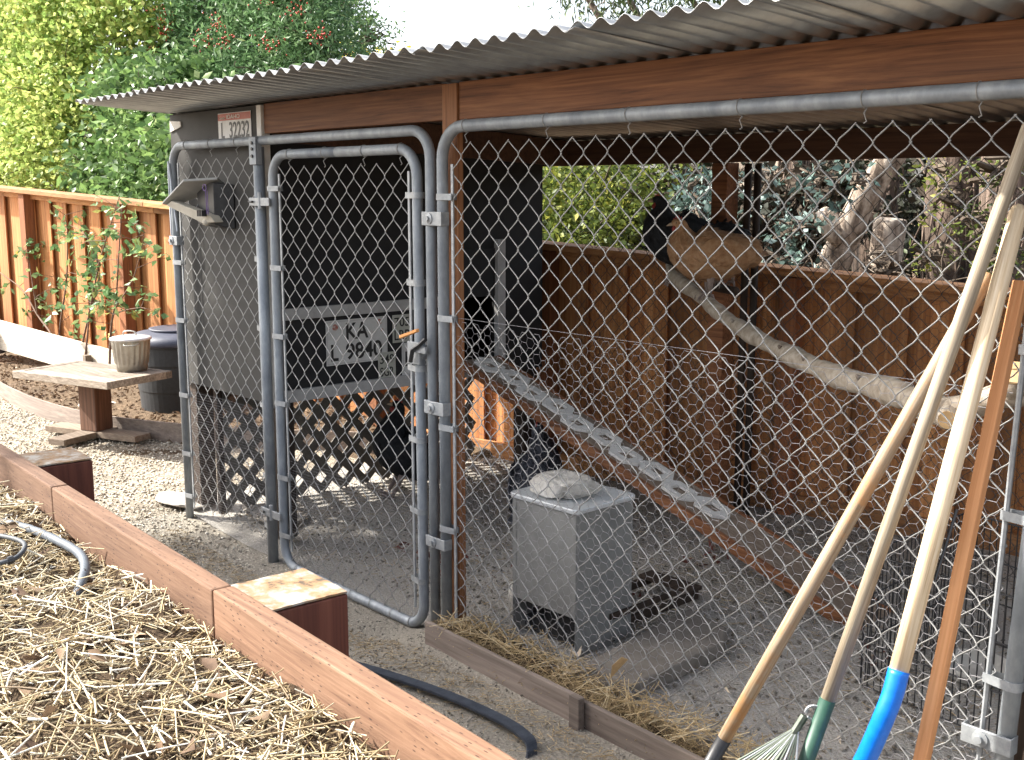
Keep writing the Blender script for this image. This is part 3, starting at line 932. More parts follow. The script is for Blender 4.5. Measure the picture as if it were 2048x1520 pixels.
def segs_mesh(A, B, r, n=3, name='wires'):
    A, B = np.asarray(A, float), np.asarray(B, float)
    r = np.broadcast_to(np.asarray(r, float), (len(A),))
    t_ = unit(B - A)
    ref = np.where(np.abs(t_[:, 1:2]) < 0.9, np.array([[0, 1.0, 0]]), np.array([[1.0, 0, 0]]))
    a = unit(np.cross(t_, ref))
    b = np.cross(t_, a)
    V = []
    for P_ in (A, B):
        for k_ in range(n):
            q = 2 * PI * k_ / n
            V.append(P_ + (a * math.cos(q) + b * math.sin(q)) * r[:, None])
    V = np.stack(V, 1).reshape(-1, 3)
    k0 = np.arange(len(A))[:, None] * 2 * n
    F = np.concatenate([k0 + np.array([k_, (k_ + 1) % n, n + (k_ + 1) % n, n + k_]) for k_ in range(n)], 0)
    return raw_mesh(name, V, F)


def hex_mesh(u0, u1, z0, z1, fixed, axis='x', r=0.00062, cw=0.041, ch=0.033, top=True):
    """hexagonal netting with its twisted sides level"""
    A, B, Rr = [], [], []
    step = cw * 0.75
    nc, nr = int((u1 - u0) / step), int((z1 - z0) / ch)
    half, q = cw / 4, ch / 2
    for c in range(nc):
        ux = u0 + c * step + step / 2
        for k_ in range(nr + 1):
            zc = z0 + k_ * ch + (q if c % 2 else 0)
            if zc > z1:
                continue
            jx = np.array([random.gauss(0, 0.0012) for _ in range(2)])
            # level twisted side, then the two slanting wires to the right
            l, rr_ = (ux - half, zc), (ux + half, zc)
            A.append(l); B.append(rr_); Rr.append(r * 1.45)
            nx_ = ux + step - half
            if zc + q <= z1:
                A.append(rr_); B.append((nx_, zc + q)); Rr.append(r)
            if zc - q >= z0:
                A.append(rr_); B.append((nx_, zc - q)); Rr.append(r)
    for e in (z1,) if top else ():
        A.append((u0, e)); B.append((u1, e)); Rr.append(r * 1.6)
    A, B = np.array(A), np.array(B)

    def warp(Q):
        u, z = Q[:, 0], Q[:, 1]
        du = 0.004 * np.sin(z * 9 + u * 3) + 0.0015 * np.sin(u * 140 + z * 90)
        dz = 0.004 * np.sin(u * 7 + 1) + 0.003 * np.sin(u * 3.1 + z * 4) + 0.0015 * np.sin(u * 110 - z * 130)
        d = fixed + 0.004 * np.sin(u * 5 + z * 6)
        if axis == 'x':
            return np.stack([u + du, d, z + dz], 1)
        return np.stack([d, u + du, z + dz], 1)
    return segs_mesh(warp(A), warp(B), Rr, 3, 'hex_netting')


def cloth_mesh(x0, x1, z0, z1, y, r=0.00045, g=0.0127):
    A, B = [], []
    for k_ in range(int((x1 - x0) / g) + 1):
        x = x0 + k_ * g
        zs = np.linspace(z0, z1, 5)
        for a, b in zip(zs[:-1], zs[1:]):
            f = lambda z: (x + 0.003 * math.sin(z * 6), y + 0.003 * math.sin(z * 8 + x * 6), z)
            A.append(f(a)); B.append(f(b))
    for k_ in range(int((z1 - z0) / g) + 1):
        z = z0 + k_ * g
        xs = np.linspace(x0, x1, 8)
        for a, b in zip(xs[:-1], xs[1:]):
            f = lambda x: (x, y + 0.003 * math.sin(z * 8 + x * 6), z + 0.003 * math.sin(x * 7))
            A.append(f(a)); B.append(f(b))
    return segs_mesh(A, B, r, 3, 'hardware_cloth')


PR = 0.0195


def band(parent, xp, xb, z, y=0.0, hh=0.011):
    """pressed steel strap round a pipe at xp, gripping the tension bar at xb"""
    mb = MB()
    s_ = 1 if xb > xp else -1
    r_ = PR + 0.0035
    out, inn = [], []
    for k_ in range(13):
        q = PI / 2 + PI * k_ / 12
        out.append((xp + s_ * r_ * math.cos(q), y + r_ * math.sin(q)))
        inn.append((xp + s_ * (PR + 0.0005) * math.cos(q), y + (PR + 0.0005) * math.sin(q)))
    out = [(xb + s_ * 0.008, y + 0.012)] + out + [(xb + s_ * 0.008, y - 0.012)]
    inn = [(xb + s_ * 0.008, y + 0.009)] + inn + [(xb + s_ * 0.008, y - 0.009)]
    n = len(out)
    vs = [(a, b, z - hh) for a, b in out] + [(a, b, z - hh) for a, b in inn] + [(a, b, z + hh) for a, b in out] + [(a, b, z + hh) for a, b in inn]
    fs = []
    for k_ in range(n - 1):
        fs += [(k_, k_ + 1, 2 * n + k_ + 1, 2 * n + k_), (n + k_, 3 * n + k_, 3 * n + k_ + 1, n + k_ + 1),
               (k_, n + k_, n + k_ + 1, k_ + 1), (2 * n + k_, 2 * n + k_ + 1, 3 * n + k_ + 1, 3 * n + k_)]
    mb.add(vs, fs)
    return build('band', mb, M['band'], parent)


def clamp(parent, xa, xb, z, y=0.0, hh=0.022):
    """panel clamp: plate bent round two pipes with a round bolt boss"""
    mb = MB()
    lo, hi = min(xa, xb) - PR - 0.004, max(xa, xb) + PR + 0.004
    mb.box(lo, hi, y - PR - 0.0075, y - PR - 0.0005, z - hh, z + hh)
    mb.box(lo, lo + 0.004, y - PR - 0.0005, y + 0.01, z - hh, z + hh)
    mb.box(hi - 0.004, hi, y - PR - 0.0005, y + 0.01, z - hh, z + hh)
    o = build('clamp', mb, M['band'], parent, bevel=0.002)
    b = MB()
    cx_ = (xa + xb) / 2 - 0.012
    rings = []
    for (rr_, dy) in ((0.019, 0.0), (0.019, -0.004), (0.009, -0.006), (0.009, -0.013)):
        rings.append([(cx_ + rr_ * math.cos(2 * PI * k_ / 14), y - PR - 0.0076 + dy, z + rr_ * math.sin(2 * PI * k_ / 14)) for k_ in range(14)])
    vs = [p for rg in rings for p in rg]
    fs = []
    for i_ in range(3):
        for k_ in range(14):
            fs.append((i_ * 14 + k_, i_ * 14 + (k_ + 1) % 14, (i_ + 1) * 14 + (k_ + 1) % 14, (i_ + 1) * 14 + k_))
    fs.append(tuple(range(42, 56)))
    b.add(vs, fs)
    build('bolt', b, M['band'], o)
    return o


def tie(parent, x, z, y=0.0):
    mb = MB()
    pts_ = []
    for k_ in range(12):
        q = -PI * 0.35 + 1.75 * PI * k_ / 11
        pts_.append((x + 0.006 * k_ / 11, y + (PR + 0.002) * math.cos(q + PI / 2), z + (PR + 0.002) * math.sin(q + PI / 2)))
    pts_ += [(x + 0.008, y - 0.012, z - 0.033), (x + 0.011, y - 0.004, z - 0.052), (x + 0.004, y - 0.004, z - 0.056)]
    mb.tube(pts_, 0.0017, 5)
    return build('wire_tie', mb, M['wire'], parent)


def tension_bar(parent, x, z0, z1, y=0.0):
    return build('tension_bar', MB().box(x - 0.006, x + 0.006, y - 0.003, y + 0.003, z0, z1), M['band'], parent, bevel=0.001)


# left fixed panel: frame arches over the gate opening
pl = thing('chain_link_fence', 'galvanised chain link fence arching over the gate, narrow bay in front of the coop', 'fence panel', (-1.05, 0, 0))
fr = MB().tube(rounded_path([(-2.055, 0, -0.04), (-2.055, 0, 1.80), (-0.055, 0, 1.80), (-0.055, 0, -0.06)], 0.10), PR, 14)
build('frame_pipe', fr, M['pipe'], pl, smooth=True)
build('middle_pipe', MB().tube([(-1.238, 0, -0.07), (-1.238, 0, 1.775)], 0.0235, 14), M['pipe'], pl, smooth=True)
build('pipe_saddle', MB().box(-1.266, -1.210, -0.030, -0.022, 1.70, 1.815).box(-1.266, -1.262, -0.022, 0.0, 1.70, 1.815).box(-1.214, -1.210, -0.022, 0.0, 1.70, 1.815), M['pipe'], pl, bevel=0.002)
for z in (1.735, 1.765, 1.79):
    build('rivet', MB().tube([(-1.238, -0.0295, z), (-1.238, -0.036, z)], 0.007, 8), M['black_metal'], pl)
o = place('chain_link', chain_mesh(-2.0, -1.278, 0.03, 1.735, 0.0), M['wire'], pl)
o = place('hardware_cloth', cloth_mesh(-2.015, -1.262, -0.04, 0.628, 0.012), M['netting'], pl)
tension_bar(pl, -2.002, 0.03, 1.72)
tension_bar(pl, -1.278, 0.03, 1.72)
for z in (1.56, 1.25, 0.97, 0.60, 0.305, 0.09):
    band(pl, -2.055, -2.002, z)
for z in (1.30, 1.0, 0.66, 0.34, 0.11):
    band(pl, -1.238, -1.278, z)
for x in (-1.90, -1.66, -1.42):
    tie(pl, x, 1.80)
clamp(pl, -2.055, -2.02, 1.355)
build('corner_strap', MB().box(-2.072, -2.066, -0.021, 0.021, 1.38, 1.73).tube([(-2.05, -0.024, 1.72), (-1.99, -0.024, 1.40)], 0.006, 6), M['pipe_scuffed'], pl)

# gate
gt = thing('chain_link_gate', 'closed chain link gate with rounded pipe frame and hardware cloth below', 'gate', (-0.62, -0.03, 0))
gy = -0.004
path = rounded_path([(-0.63, gy, 1.738), (-0.128, gy, 1.738), (-0.118, gy, -0.038), (-1.13, gy, -0.038), (-1.12, gy, 1.738), (-0.63, gy, 1.738)], 0.10)
build('frame_pipe', MB().tube(path, PR, 14), M['pipe'], gt, smooth=True)
place('chain_link', chain_mesh(-1.068, -0.176, -0.04, 1.69, gy), M['wire'], gt)
place('hardware_cloth', cloth_mesh(-1.11, -0.14, -0.02, 0.455, gy + 0.014), M['netting'], gt)
tension_bar(gt, -1.07, 0.03, 1.66, gy)
tension_bar(gt, -0.175, 0.03, 1.66, gy)
for z in (1.60, 1.27, 0.98, 0.69, 0.36, 0.10):
    band(gt, -1.125, -1.07, z, gy)
for z in (1.575, 1.265, 0.955, 0.69, 0.42, 0.15):
    band(gt, -0.123, -0.175, z, gy)
for x in (-0.98, -0.72, -0.45, -0.22):
    tie(gt, x, 1.738, gy)
for x in (-1.02, -0.88, -0.74, -0.6, -0.46, -0.32, -0.2):
    tie(gt, x, -0.034, gy)
for z in (1.545, 0.185):
    hb = build('hinge', MB().box(-1.264, -1.10, -0.040, -0.031, z - 0.017, z + 0.017).box(-1.264, -1.259, -0.031, -0.005, z - 0.017, z + 0.017)
               .tube([(-1.178, -0.036, z - 0.03), (-1.178, -0.036, z + 0.04)], 0.010, 8), M['band'], gt, bevel=0.002)
    build('bolt', MB().tube([(-1.275, -0.035, z), (-1.225, -0.046, z)], 0.005, 8), M['black_metal'], hb)
lt = MB()
lt.box(-0.155, -0.085, gy - 0.034, gy - 0.023, 0.975, 1.055)
lt.tube([(-0.122, gy, 0.99), (-0.122, gy, 1.04)], PR + 0.006, 12)
lt.tube([(-0.122, gy, 1.0), (-0.122, gy, 1.012)], PR + 0.014, 12)
lt.box(-0.10, -0.035, gy - 0.045, gy - 0.034, 1.02, 1.045)
latch = build('latch', lt, M['band'], gt, bevel=0.002)
build('fork', MB().tube([(-0.115, gy - 0.05, 0.985), (-0.10, gy - 0.052, 1.03), (-0.055, gy - 0.05, 1.055), (-0.03, gy - 0.045, 1.075)], 0.008, 8), M['black_metal'], latch)
cl = build('clothes_peg', MB().box(-0.055, 0.055, -0.004, 0.004, -0.006, 0.006).box(-0.05, 0.055, -0.0095, -0.0055, -0.005, 0.005), M['orange'], None, bevel=0.001)
cl.rotation_euler = (0, R(-18), 0)
cl.location = (-0.065, -0.095, 1.095)
tag(cl, 'small orange wooden peg stuck in the gate latch', 'peg')

# right panel of the run
pr = thing('chain_link_fence', 'wide chain link fence with hexagonal netting behind it right of the gate', 'fence panel', (1.0, 0, 0))
path = rounded_path([(0.012, 0, 0.0), (0.012, 0, 1.805), (2.128, 0, 1.805), (2.052, 0, 0.0)], 0.11)
build('frame_pipe', MB().tube(path, PR + 0.001, 14), M['pipe'], pr, smooth=True)
place('chain_link', chain_mesh(0.068, 2.03, 0.0, 1.752, 0.0), M['wire'], pr)
place('hex_netting', hex_mesh(0.06, 2.02, 0.0, 1.15, 0.014), M['netting'], pr)
tension_bar(pr, 0.066, 0.0, 1.68)
build('tension_bar', MB().tube([(1.998, 0, 0.0), (2.056, 0, 1.70)], 0.0065, 6), M['band'], pr)
for z in (1.57, 1.15, 0.76, 0.386, 0.03):
    band(pr, 0.012, 0.066, z)
for z in (1.62, 1.25, 0.875, 0.485, 0.10):
    band(pr, 2.052 + 0.0421 * z, 1.998 + 0.034 * z, z)
for z in (1.495, 0.825, 0.325):
    clamp(pr, -0.052, 0.012, z, 0.0, 0.024 if z != 0.325 else 0.020)
clamp(pr, 2.066, 1.995, 0.342)
for x in (0.14, 0.53, 0.87, 1.26, 1.62, 1.9):
    tie(pr, x, 1.805)
# next panel just beyond the right stile
pn = thing('chain_link_fence', 'pipe of the next panel standing against the right end of the wide panel', 'fence panel', (2.13, 0, 0))
build('frame_pipe', MB().tube([(2.19, 0.01, 0), (2.19, 0.01, 1.82)], PR, 12), M['pipe'], pn, smooth=True)
build('side_pipe', MB().tube([(2.19, 0.01, 1.80), (2.19, 1.8, 1.72)], PR, 12), M['pipe'], pn, smooth=True)

# back panels of the run, silhouette against the trees put into the colour
bk = thing('chain_link_fence', 'chain link along the back of the run, coloured dark as a silhouette', 'fence panel', (0.4, 1.97, 0))
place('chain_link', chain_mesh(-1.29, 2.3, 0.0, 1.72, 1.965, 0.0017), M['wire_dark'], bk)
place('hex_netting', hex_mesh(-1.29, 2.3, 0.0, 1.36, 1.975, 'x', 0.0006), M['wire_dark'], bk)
for x in (-0.155, -0.10, 2.28):  # galvanised pipes given a dark colour for their silhouette
    build('frame_pipe', MB().tube([(x, 1.965, 0), (x, 1.965, 1.718)], 0.018, 10), M['dark_post'], bk, smooth=True)
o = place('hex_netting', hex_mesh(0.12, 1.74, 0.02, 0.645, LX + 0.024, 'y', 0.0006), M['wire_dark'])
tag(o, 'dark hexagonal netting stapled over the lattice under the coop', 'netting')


# ------------------------------------------------------------------ number plates and fittings on the coop
def text_mesh(sx, w, h, bold=0.0, depth=0.0012):
    cu = bpy.data.curves.new('txt', 'FONT')
    cu.body = sx
    cu.extrude = depth / 2
    cu.offset = bold
    ob = bpy.data.objects.new('txt', cu)
    col.objects.link(ob)
    bpy.context.view_layer.update()
    dg = bpy.context.evaluated_depsgraph_get()
    me = bpy.data.meshes.new_from_object(ob.evaluated_get(dg))
    bpy.data.objects.remove(ob)
    co = np.empty(len(me.vertices) * 3)
    me.vertices.foreach_get('co', co)
    co = co.reshape(-1, 3)
    lo, hi = co.min(0), co.max(0)
    co[:, 0] = (co[:, 0] - lo[0]) / (hi[0] - lo[0]) * w
    co[:, 1] = (co[:, 1] - lo[1]) / (hi[1] - lo[1]) * h
    co[:, 2] = (co[:, 2] - lo[2]) / max(hi[2] - lo[2], 1e-6) * depth
    me.vertices.foreach_set('co', co.ravel())
    return me


def wall_text(sx, x, u, z, w, h, m, parent, facing, bold=0.0):
    me = text_mesh(sx, w, h, bold)
    if facing == 'x':
        mt = Matrix(((0, 0, 1, x), (1, 0, 0, u), (0, 1, 0, z), (0, 0, 0, 1)))
    else:
        mt = Matrix(((1, 0, 0, u), (0, 0, -1, x), (0, 1, 0, z), (0, 0, 0, 1)))
    me.transform(mt)
    me.update()
    return place('lettering', me, m, parent)


PX = CX1 + 0.0055


def side_plate(label, y0, y1, z0, z1, m, x=PX, rim=True):
    p = thing('number_plate', label, 'number plate', (x, (y0 + y1) / 2, z0), 'number plates on the coop')
    build('plate', MB().box(x - 0.0012, x, y0, y1, z0, z1), m, p, bevel=0.0006)
    if rim:
        e = 0.006
        b = MB()
        g = 0.002
        b.box(x + 0.0002, x + 0.0008, y0 + e, y1 - e, z0 + e, z0 + e + g).box(x + 0.0002, x + 0.0008, y0 + e, y1 - e, z1 - e - g, z1 - e)
        b.box(x + 0.0002, x + 0.0008, y0 + e, y0 + e + g, z0 + e + g, z1 - e - g).box(x + 0.0002, x + 0.0008, y1 - e - g, y1 - e, z0 + e + g, z1 - e - g)
        build('rim', b, M['trim'], p)
    return p


p = side_plate('large white two line plate reading KA over L 9840 beside the gate latch', 0.345, 0.69, 0.79, 1.0, M['plate'])
wall_text('KA', PX + 0.0008, 0.455, 0.905, 0.125, 0.078, M['ink'], p, 'x', 0.02)
wall_text('L', PX + 0.0008, 0.370, 0.81, 0.04, 0.078, M['ink'], p, 'x', 0.02)
wall_text('9840', PX + 0.0008, 0.452, 0.81, 0.205, 0.078, M['ink'], p, 'x', 0.02)
for (yy, zz, rr_) in ((0.395, 0.967, 0.016), (0.645, 0.975, 0.014), (0.66, 0.935, 0.008)):
    build('seal', MB().add([(PX + 0.0012, yy + rr_ * math.cos(k_ * PI / 8), zz + rr_ * math.sin(k_ * PI / 8)) for k_ in range(16)], [tuple(range(16))]), M['plate_seal'], p, thick=0.0008)
p = side_plate('small cream plate reading 705 over LRP, upper right of the large plate', 0.722, 0.835, 0.865, 1.0, M['plate_small'])
wall_text('705', PX + 0.0008, 0.732, 0.942, 0.09, 0.045, M['ink'], p, 'x', 0.01)
wall_text('LRP', PX + 0.0008, 0.732, 0.877, 0.09, 0.048, M['ink'], p, 'x', 0.01)
p = side_plate('small cream plate reading 349 over SGR overlapping the lower corner of the large plate', 0.632, 0.735, 0.70, 0.825, M['plate_small'], PX + 0.003)
wall_text('349', PX + 0.0038, 0.642, 0.770, 0.082, 0.044, M['ink'], p, 'x', 0.01)
wall_text('SGR', PX + 0.0038, 0.642, 0.709, 0.082, 0.044, M['ink'], p, 'x', 0.01)
p = side_plate('cream plate with a big K half hidden behind the gate post', 0.775, 0.985, 0.70, 0.86, M['plate'])
wall_text('K', PX + 0.0008, 0.795, 0.745, 0.05, 0.072, M['ink'], p, 'x', 0.02)
wall_text('E', PX + 0.0008, 0.88, 0.745, 0.04, 0.072, M['ink'], p, 'x', 0.02)

# front plate
FY = CY0 - 0.002
p = thing('number_plate', 'red and white plate with dark digits 32232 above the mesh on the coop front', 'number plate', (-1.52, FY, 1.785), 'number plates on the coop')
build('plate', MB().box(-1.685, -1.385, FY - 0.0012, FY, 1.785, 1.935), M['plate'], p, bevel=0.0006)
build('red_band', MB().box(-1.683, -1.387, FY - 0.0022, FY - 0.0014, 1.902, 1.932), M['plate_red'], p)
wall_text('Scenic', FY - 0.0026, -1.665, 1.908, 0.05, 0.013, M['plate_pale'], p, 'y')
wall_text('IDAHO', FY - 0.0026, -1.60, 1.908, 0.12, 0.018, M['plate_pale'], p, 'y', 0.01)
wall_text('L', FY - 0.0016, -1.655, 1.824, 0.028, 0.070, M['ink'], p, 'y', 0.01)
wall_text('32232', FY - 0.0016, -1.58, 1.824, 0.178, 0.070, M['ink'], p, 'y', 0.01)

# solar lamp with sloping panel
sl = thing('solar_lamp', 'grey solar lamp with sloping panel and cream lamp arm on the coop front', 'lamp', (-1.72, CY0, 1.5))
a0, a1 = Vector((-1.93, -0.10, 1.537)), Vector((-1.60, -0.10, 1.633))
build('solar_panel', MB().prism([(-1.95, -0.115, 1.528), (-1.70, -0.125, 1.632), (-1.58, -0.02, 1.640), (-1.63, 0.045, 1.610), (-1.94, -0.05, 1.520)], (0, 0.004, 0.011)), M['grey_plastic'], sl, bevel=0.002)
build('housing', MB().prism([(-1.60, -0.03, 1.626), (-1.60, -0.03, 1.44), (-1.56, 0.05, 1.42), (-1.56, 0.05, 1.62)], (-0.16, 0.0, 0.0)), M['black_metal'], sl, bevel=0.003)
arm = build('lamp_arm', MB().prism([(-1.94, -0.10, 1.524), (-1.88, -0.10, 1.545), (-1.58, -0.06, 1.480), (-1.56, -0.05, 1.452), (-1.66, -0.06, 1.446)], (0, 0.045, 0)), M['cream_plastic'], sl, bevel=0.003)
build('bulb', MB().lathe([(0.004, 1.435), (0.016, 1.44), (0.018, 1.458), (0.008, 1.468)], -1.64, -0.05, 12), M['cream_plastic'], arm, smooth=True)
for k_ in range(4):
    build('fin', MB().box(-1.63 + 0.014 * k_, -1.625 + 0.014 * k_, -0.10, -0.075, 1.478, 1.505), M['black_metal'], arm)
build('key_ring', MB().tube([(-1.575 + 0.016 * math.cos(q), -0.085, 1.605 + 0.014 * math.sin(q)) for q in np.linspace(0, 2 * PI, 14)], 0.0018, 5), M['purple'], sl)
build('chain', MB().tube([(-1.567, -0.085, 1.592), (-1.562, -0.085, 1.49), (-1.549, -0.085, 1.488), (-1.551, -0.085, 1.592)], 0.0016, 5), M['purple'], sl)


# ------------------------------------------------------------------ things inside the run
# treadle feeder
fd = thing('poultry_feeder', 'tall grey sheet steel treadle feeder standing on the run floor', 'feeder', (0.34, 0.33, 0))
FR = Matrix.Translation((0.527, 0.15, 0)) @ Matrix.Rotation(R(1), 4, 'Z')
fx0, fx1, fy0, fy1 = -0.315, 0.0, 0.0, 0.29
build('front_panel', MB().box(fx0 + 0.004, fx1 - 0.003, fy0, fy0 + 0.004, 0.145, 0.515, FR), M['feeder'], fd, bevel=0.0015)
build('side_panel', MB().box(fx1 - 0.003, fx1, fy0, fy1, 0.0, 0.515, FR), M['feeder'], fd, bevel=0.001)
build('side_panel', MB().box(fx0, fx0 + 0.003, fy0, fy1, 0.0, 0.515, FR), M['feeder'], fd, bevel=0.001)
build('corner_flange', MB().box(fx0 + 0.006, fx0 + 0.020, fy0 - 0.0022, fy0 - 0.0002, 0.15, 0.51, FR), M['feeder'], fd)
build('corner_flange', MB().box(fx1 + 0.0002, fx1 + 0.0022, fy0 + 0.004, fy0 + 0.018, 0.01, 0.51, FR), M['feeder'], fd)
build('rivet', MB().tube([FR @ Vector((fx0 + 0.013, fy0 - 0.002, 0.48)), FR @ Vector((fx0 + 0.013, fy0 - 0.005, 0.48))], 0.004, 8), M['band'], fd)
build('rivet', MB().tube([FR @ Vector((fx0 + 0.013, fy0 - 0.002, 0.20)), FR @ Vector((fx0 + 0.013, fy0 - 0.005, 0.20))], 0.004, 8), M['band'], fd)
build('back_panel', MB().box(fx0 + 0.004, fx1 - 0.004, fy1 - 0.004, fy1, 0.0, 0.515, FR), M['feeder'], fd)
build('trough', MB().box(fx0 + 0.004, fx1 - 0.004, fy0 + 0.06, fy1 - 0.006, 0.01, 0.06, FR).box(fx0 + 0.004, fx1 - 0.004, fy0 + 0.10, fy0 + 0.104, 0.06, 0.15, FR), M['black_metal'], fd)
lid = MB()
lp = []
x0_, x1_, y0_, y1_, rr_ = fx0 - 0.012, fx1 + 0.012, fy0 - 0.012, fy1 + 0.012, 0.025
for cx_, cy_, q0 in ((x1_ - rr_, y0_ + rr_, -PI / 2), (x1_ - rr_, y1_ - rr_, 0), (x0_ + rr_, y1_ - rr_, PI / 2), (x0_ + rr_, y0_ + rr_, PI)):
    for k_ in range(5):
        q = q0 + k_ / 4 * PI / 2
        lp.append(FR @ Vector((cx_ + rr_ * math.cos(q), cy_ + rr_ * math.sin(q), 0.517)))
lid.prism(lp, (0, 0, 0.018))
build('lid', lid, M['feeder_lid'], fd, bevel=0.004)
ta = MB()
for xx in (fx0 + 0.05, fx1 - 0.03):
    ta.box(xx - 0.011, xx + 0.011, fy1 + 0.0, fy1 + 0.42, 0.035, 0.065, FR)
ta.box(fx0 + 0.04, fx1 - 0.02, fy1 + 0.36, fy1 + 0.44, 0.066, 0.082, FR)
ta.box(fx1 + 0.002, fx1 + 0.012, fy1 - 0.12, fy1 + 0.25, 0.10, 0.122, FR)
build('treadle', ta, M['dark_post'], fd, bevel=0.002)


def rock(name, cx_, cy_, z0, sx_, sy_, sz_, seed, m, label, cat, rot=0.0, flat=0.5, group=None, fz=0.45):
    bm = bmesh.new()
    bmesh.ops.create_icosphere(bm, subdivisions=4, radius=1)
    r_ = random.Random(seed)
    ph = [(Vector((r_.uniform(-1, 1), r_.uniform(-1, 1), r_.uniform(-1, 1))) * f, r_.uniform(0, 6), a) for f, a in ((2, .10), (3.5, .07), (7, .03), (13, .014), (22, .008)) for _ in range(2)]
    for v in bm.verts:
        d = v.co.copy()
        k_ = 1 + sum(a * math.sin(p_.dot(d) * 2 + o_) for p_, o_, a in ph)
        q = Vector((math.copysign(abs(d.x) ** flat, d.x), math.copysign(abs(d.y) ** flat, d.y), math.copysign(abs(d.z) ** fz, d.z)))
        q = q.normalized() * (max(abs(q.x), abs(q.y)) ** 0.15 + 0.0001) if q.length > 0 else q
        v.co = Vector((q.x * sx_ * k_, q.y * sy_ * k_, q.z * sz_ * (0.9 + 0.1 * k_)))
    zmin = min(v.co.z for v in bm.verts)
    cr, sr = math.cos(rot), math.sin(rot)
    for v in bm.verts:
        x_, y_ = v.co.x, v.co.y
        v.co = Vector((cx_ + x_ * cr - y_ * sr, cy_ + x_ * sr + y_ * cr, z0 + v.co.z - zmin))
    me = bpy.data.meshes.new(name)
    bm.to_mesh(me)
    bm.free()
    return tag(place(name, me, m, None, smooth=True), label, cat, group)


rock('rock', 0.352, 0.25, 0.536, 0.135, 0.105, 0.042, 5, M['pale_stone'], 'flat pale lump of broken concrete resting on the feeder lid', 'rock', R(-8), 0.36, None, 0.28)
# slab step
sb = MB()
q_ = [(0.66, 0.055), (0.885, 0.035), (0.86, 0.54), (0.79, 0.65), (0.58, 0.70)]
sb.prism([(a, b, 0.003) for a, b in q_], (0, 0, 0.06))
tag(build('slab', sb, M['slab'], None, bevel=0.010), 'dusty grey slab with rounded edge on the run floor in front of the feeder', 'slab')
# pale dish
tag(build('dish', MB().lathe([(0.03, 0.012), (0.075, 0.015), (0.095, 0.06), (0.088, 0.10), (0.06, 0.105)], 0.085, 0.36, 20), M['dish'], None, smooth=True), 'pale rounded dish on the floor behind the feeder corner', 'dish')
tag(build('bowl', MB().lathe([(0.07, 0.01), (0.10, 0.02), (0.115, 0.06), (0.108, 0.062), (0.09, 0.03)], 1.52, 1.02, 22), M['dish'], None, smooth=True), 'pale round bowl on the floor inside the wire crate', 'bowl')

# ramp
rp = thing('chicken_ramp', 'sloping wooden ramp with pale lattice treads leading up to the pop door', 'ramp', (-0.1, 1.2, 0))
RA, RB = Vector((-1.24, 1.22, 0.748)), Vector((1.06, 1.22, 0.006))
rd = (RB - RA).normalized()
RL = (RB - RA).length
rn = Vector((-rd.z, 0, rd.x))
if rn.z < 0:
    rn = -rn
RM = Matrix(((rd.x, 0, rn.x, RA.x), (rd.y, 1, rn.y, RA.y), (rd.z, 0, rn.z, RA.z), (0, 0, 0, 1)))
build('board', MB().box(0, RL, -0.095, 0.115, -0.02, 0.0, RM), M['old_board'], rp, bevel=0.003)
build('side_rail', MB().box(0, RL, -0.118, -0.096, -0.045, 0.004, RM), M['beam'], rp, bevel=0.003)
build('side_rail', MB().box(0, RL, 0.116, 0.138, -0.045, 0.004, RM), M['beam'], rp, bevel=0.003)
# the treads: a cut strip of lattice, a chain of six-sided links with square holes
nl = 10
lw = 0.163
for i in range(nl):
    x0_ = 0.02 + i * lw
    hx, hy = lw * 0.5, 0.062
    c0 = x0_ + hx
    yc = -0.012 if i % 2 == 0 else 0.016
    outer = [(c0 - hx * 1.08, yc - 0.012), (c0 - hx * 0.62, yc - hy), (c0 + hx * 0.62, yc - hy), (c0 + hx * 1.08, yc - 0.012), (c0 + hx * 1.08, yc + 0.012), (c0 + hx * 0.62, yc + hy), (c0 - hx * 0.62, yc + hy), (c0 - hx * 1.08, yc + 0.012)]
    inner = [(c0 - hx * 0.40, yc - 0.006), (c0 - hx * 0.34, yc - 0.030), (c0 + hx * 0.40, yc - 0.026), (c0 + hx * 0.46, yc - 0.006), (c0 + hx * 0.46, yc + 0.006), (c0 + hx * 0.40, yc + 0.030), (c0 - hx * 0.34, yc + 0.030), (c0 - hx * 0.40, yc + 0.006)]
    vs, fs = [], []
    zz0, zz1 = (0.0015, 0.0135) if i % 2 == 0 else (0.003, 0.0152)
    for z in (zz0, zz1):
        vs += [RM @ Vector((a, b, z)) for a, b in outer] + [RM @ Vector((a, b, z)) for a, b in inner]
    for k_ in range(8):
        k2 = (k_ + 1) % 8
        fs += [(k_, k2, 8 + k2, 8 + k_), (16 + k_, 24 + k_, 24 + k2, 16 + k2), (k_, 16 + k_, 16 + k2, k2), (8 + k_, 8 + k2, 24 + k2, 24 + k_)]
    build('tread', MB().add(vs, fs), M['tread'], rp)

# roost branch
BP = [(-0.45, 1.80, 1.262), (-0.294, 1.60, 1.21), (0.02, 1.43, 1.128), (0.25, 1.30, 1.072), (0.561, 1.10, 1.031), (0.906, 0.85, 1.018), (1.205, 0.62, 1.019), (1.50, 0.38, 1.045), (1.70, 0.20, 1.06), (1.84, 0.075, 1.066)]


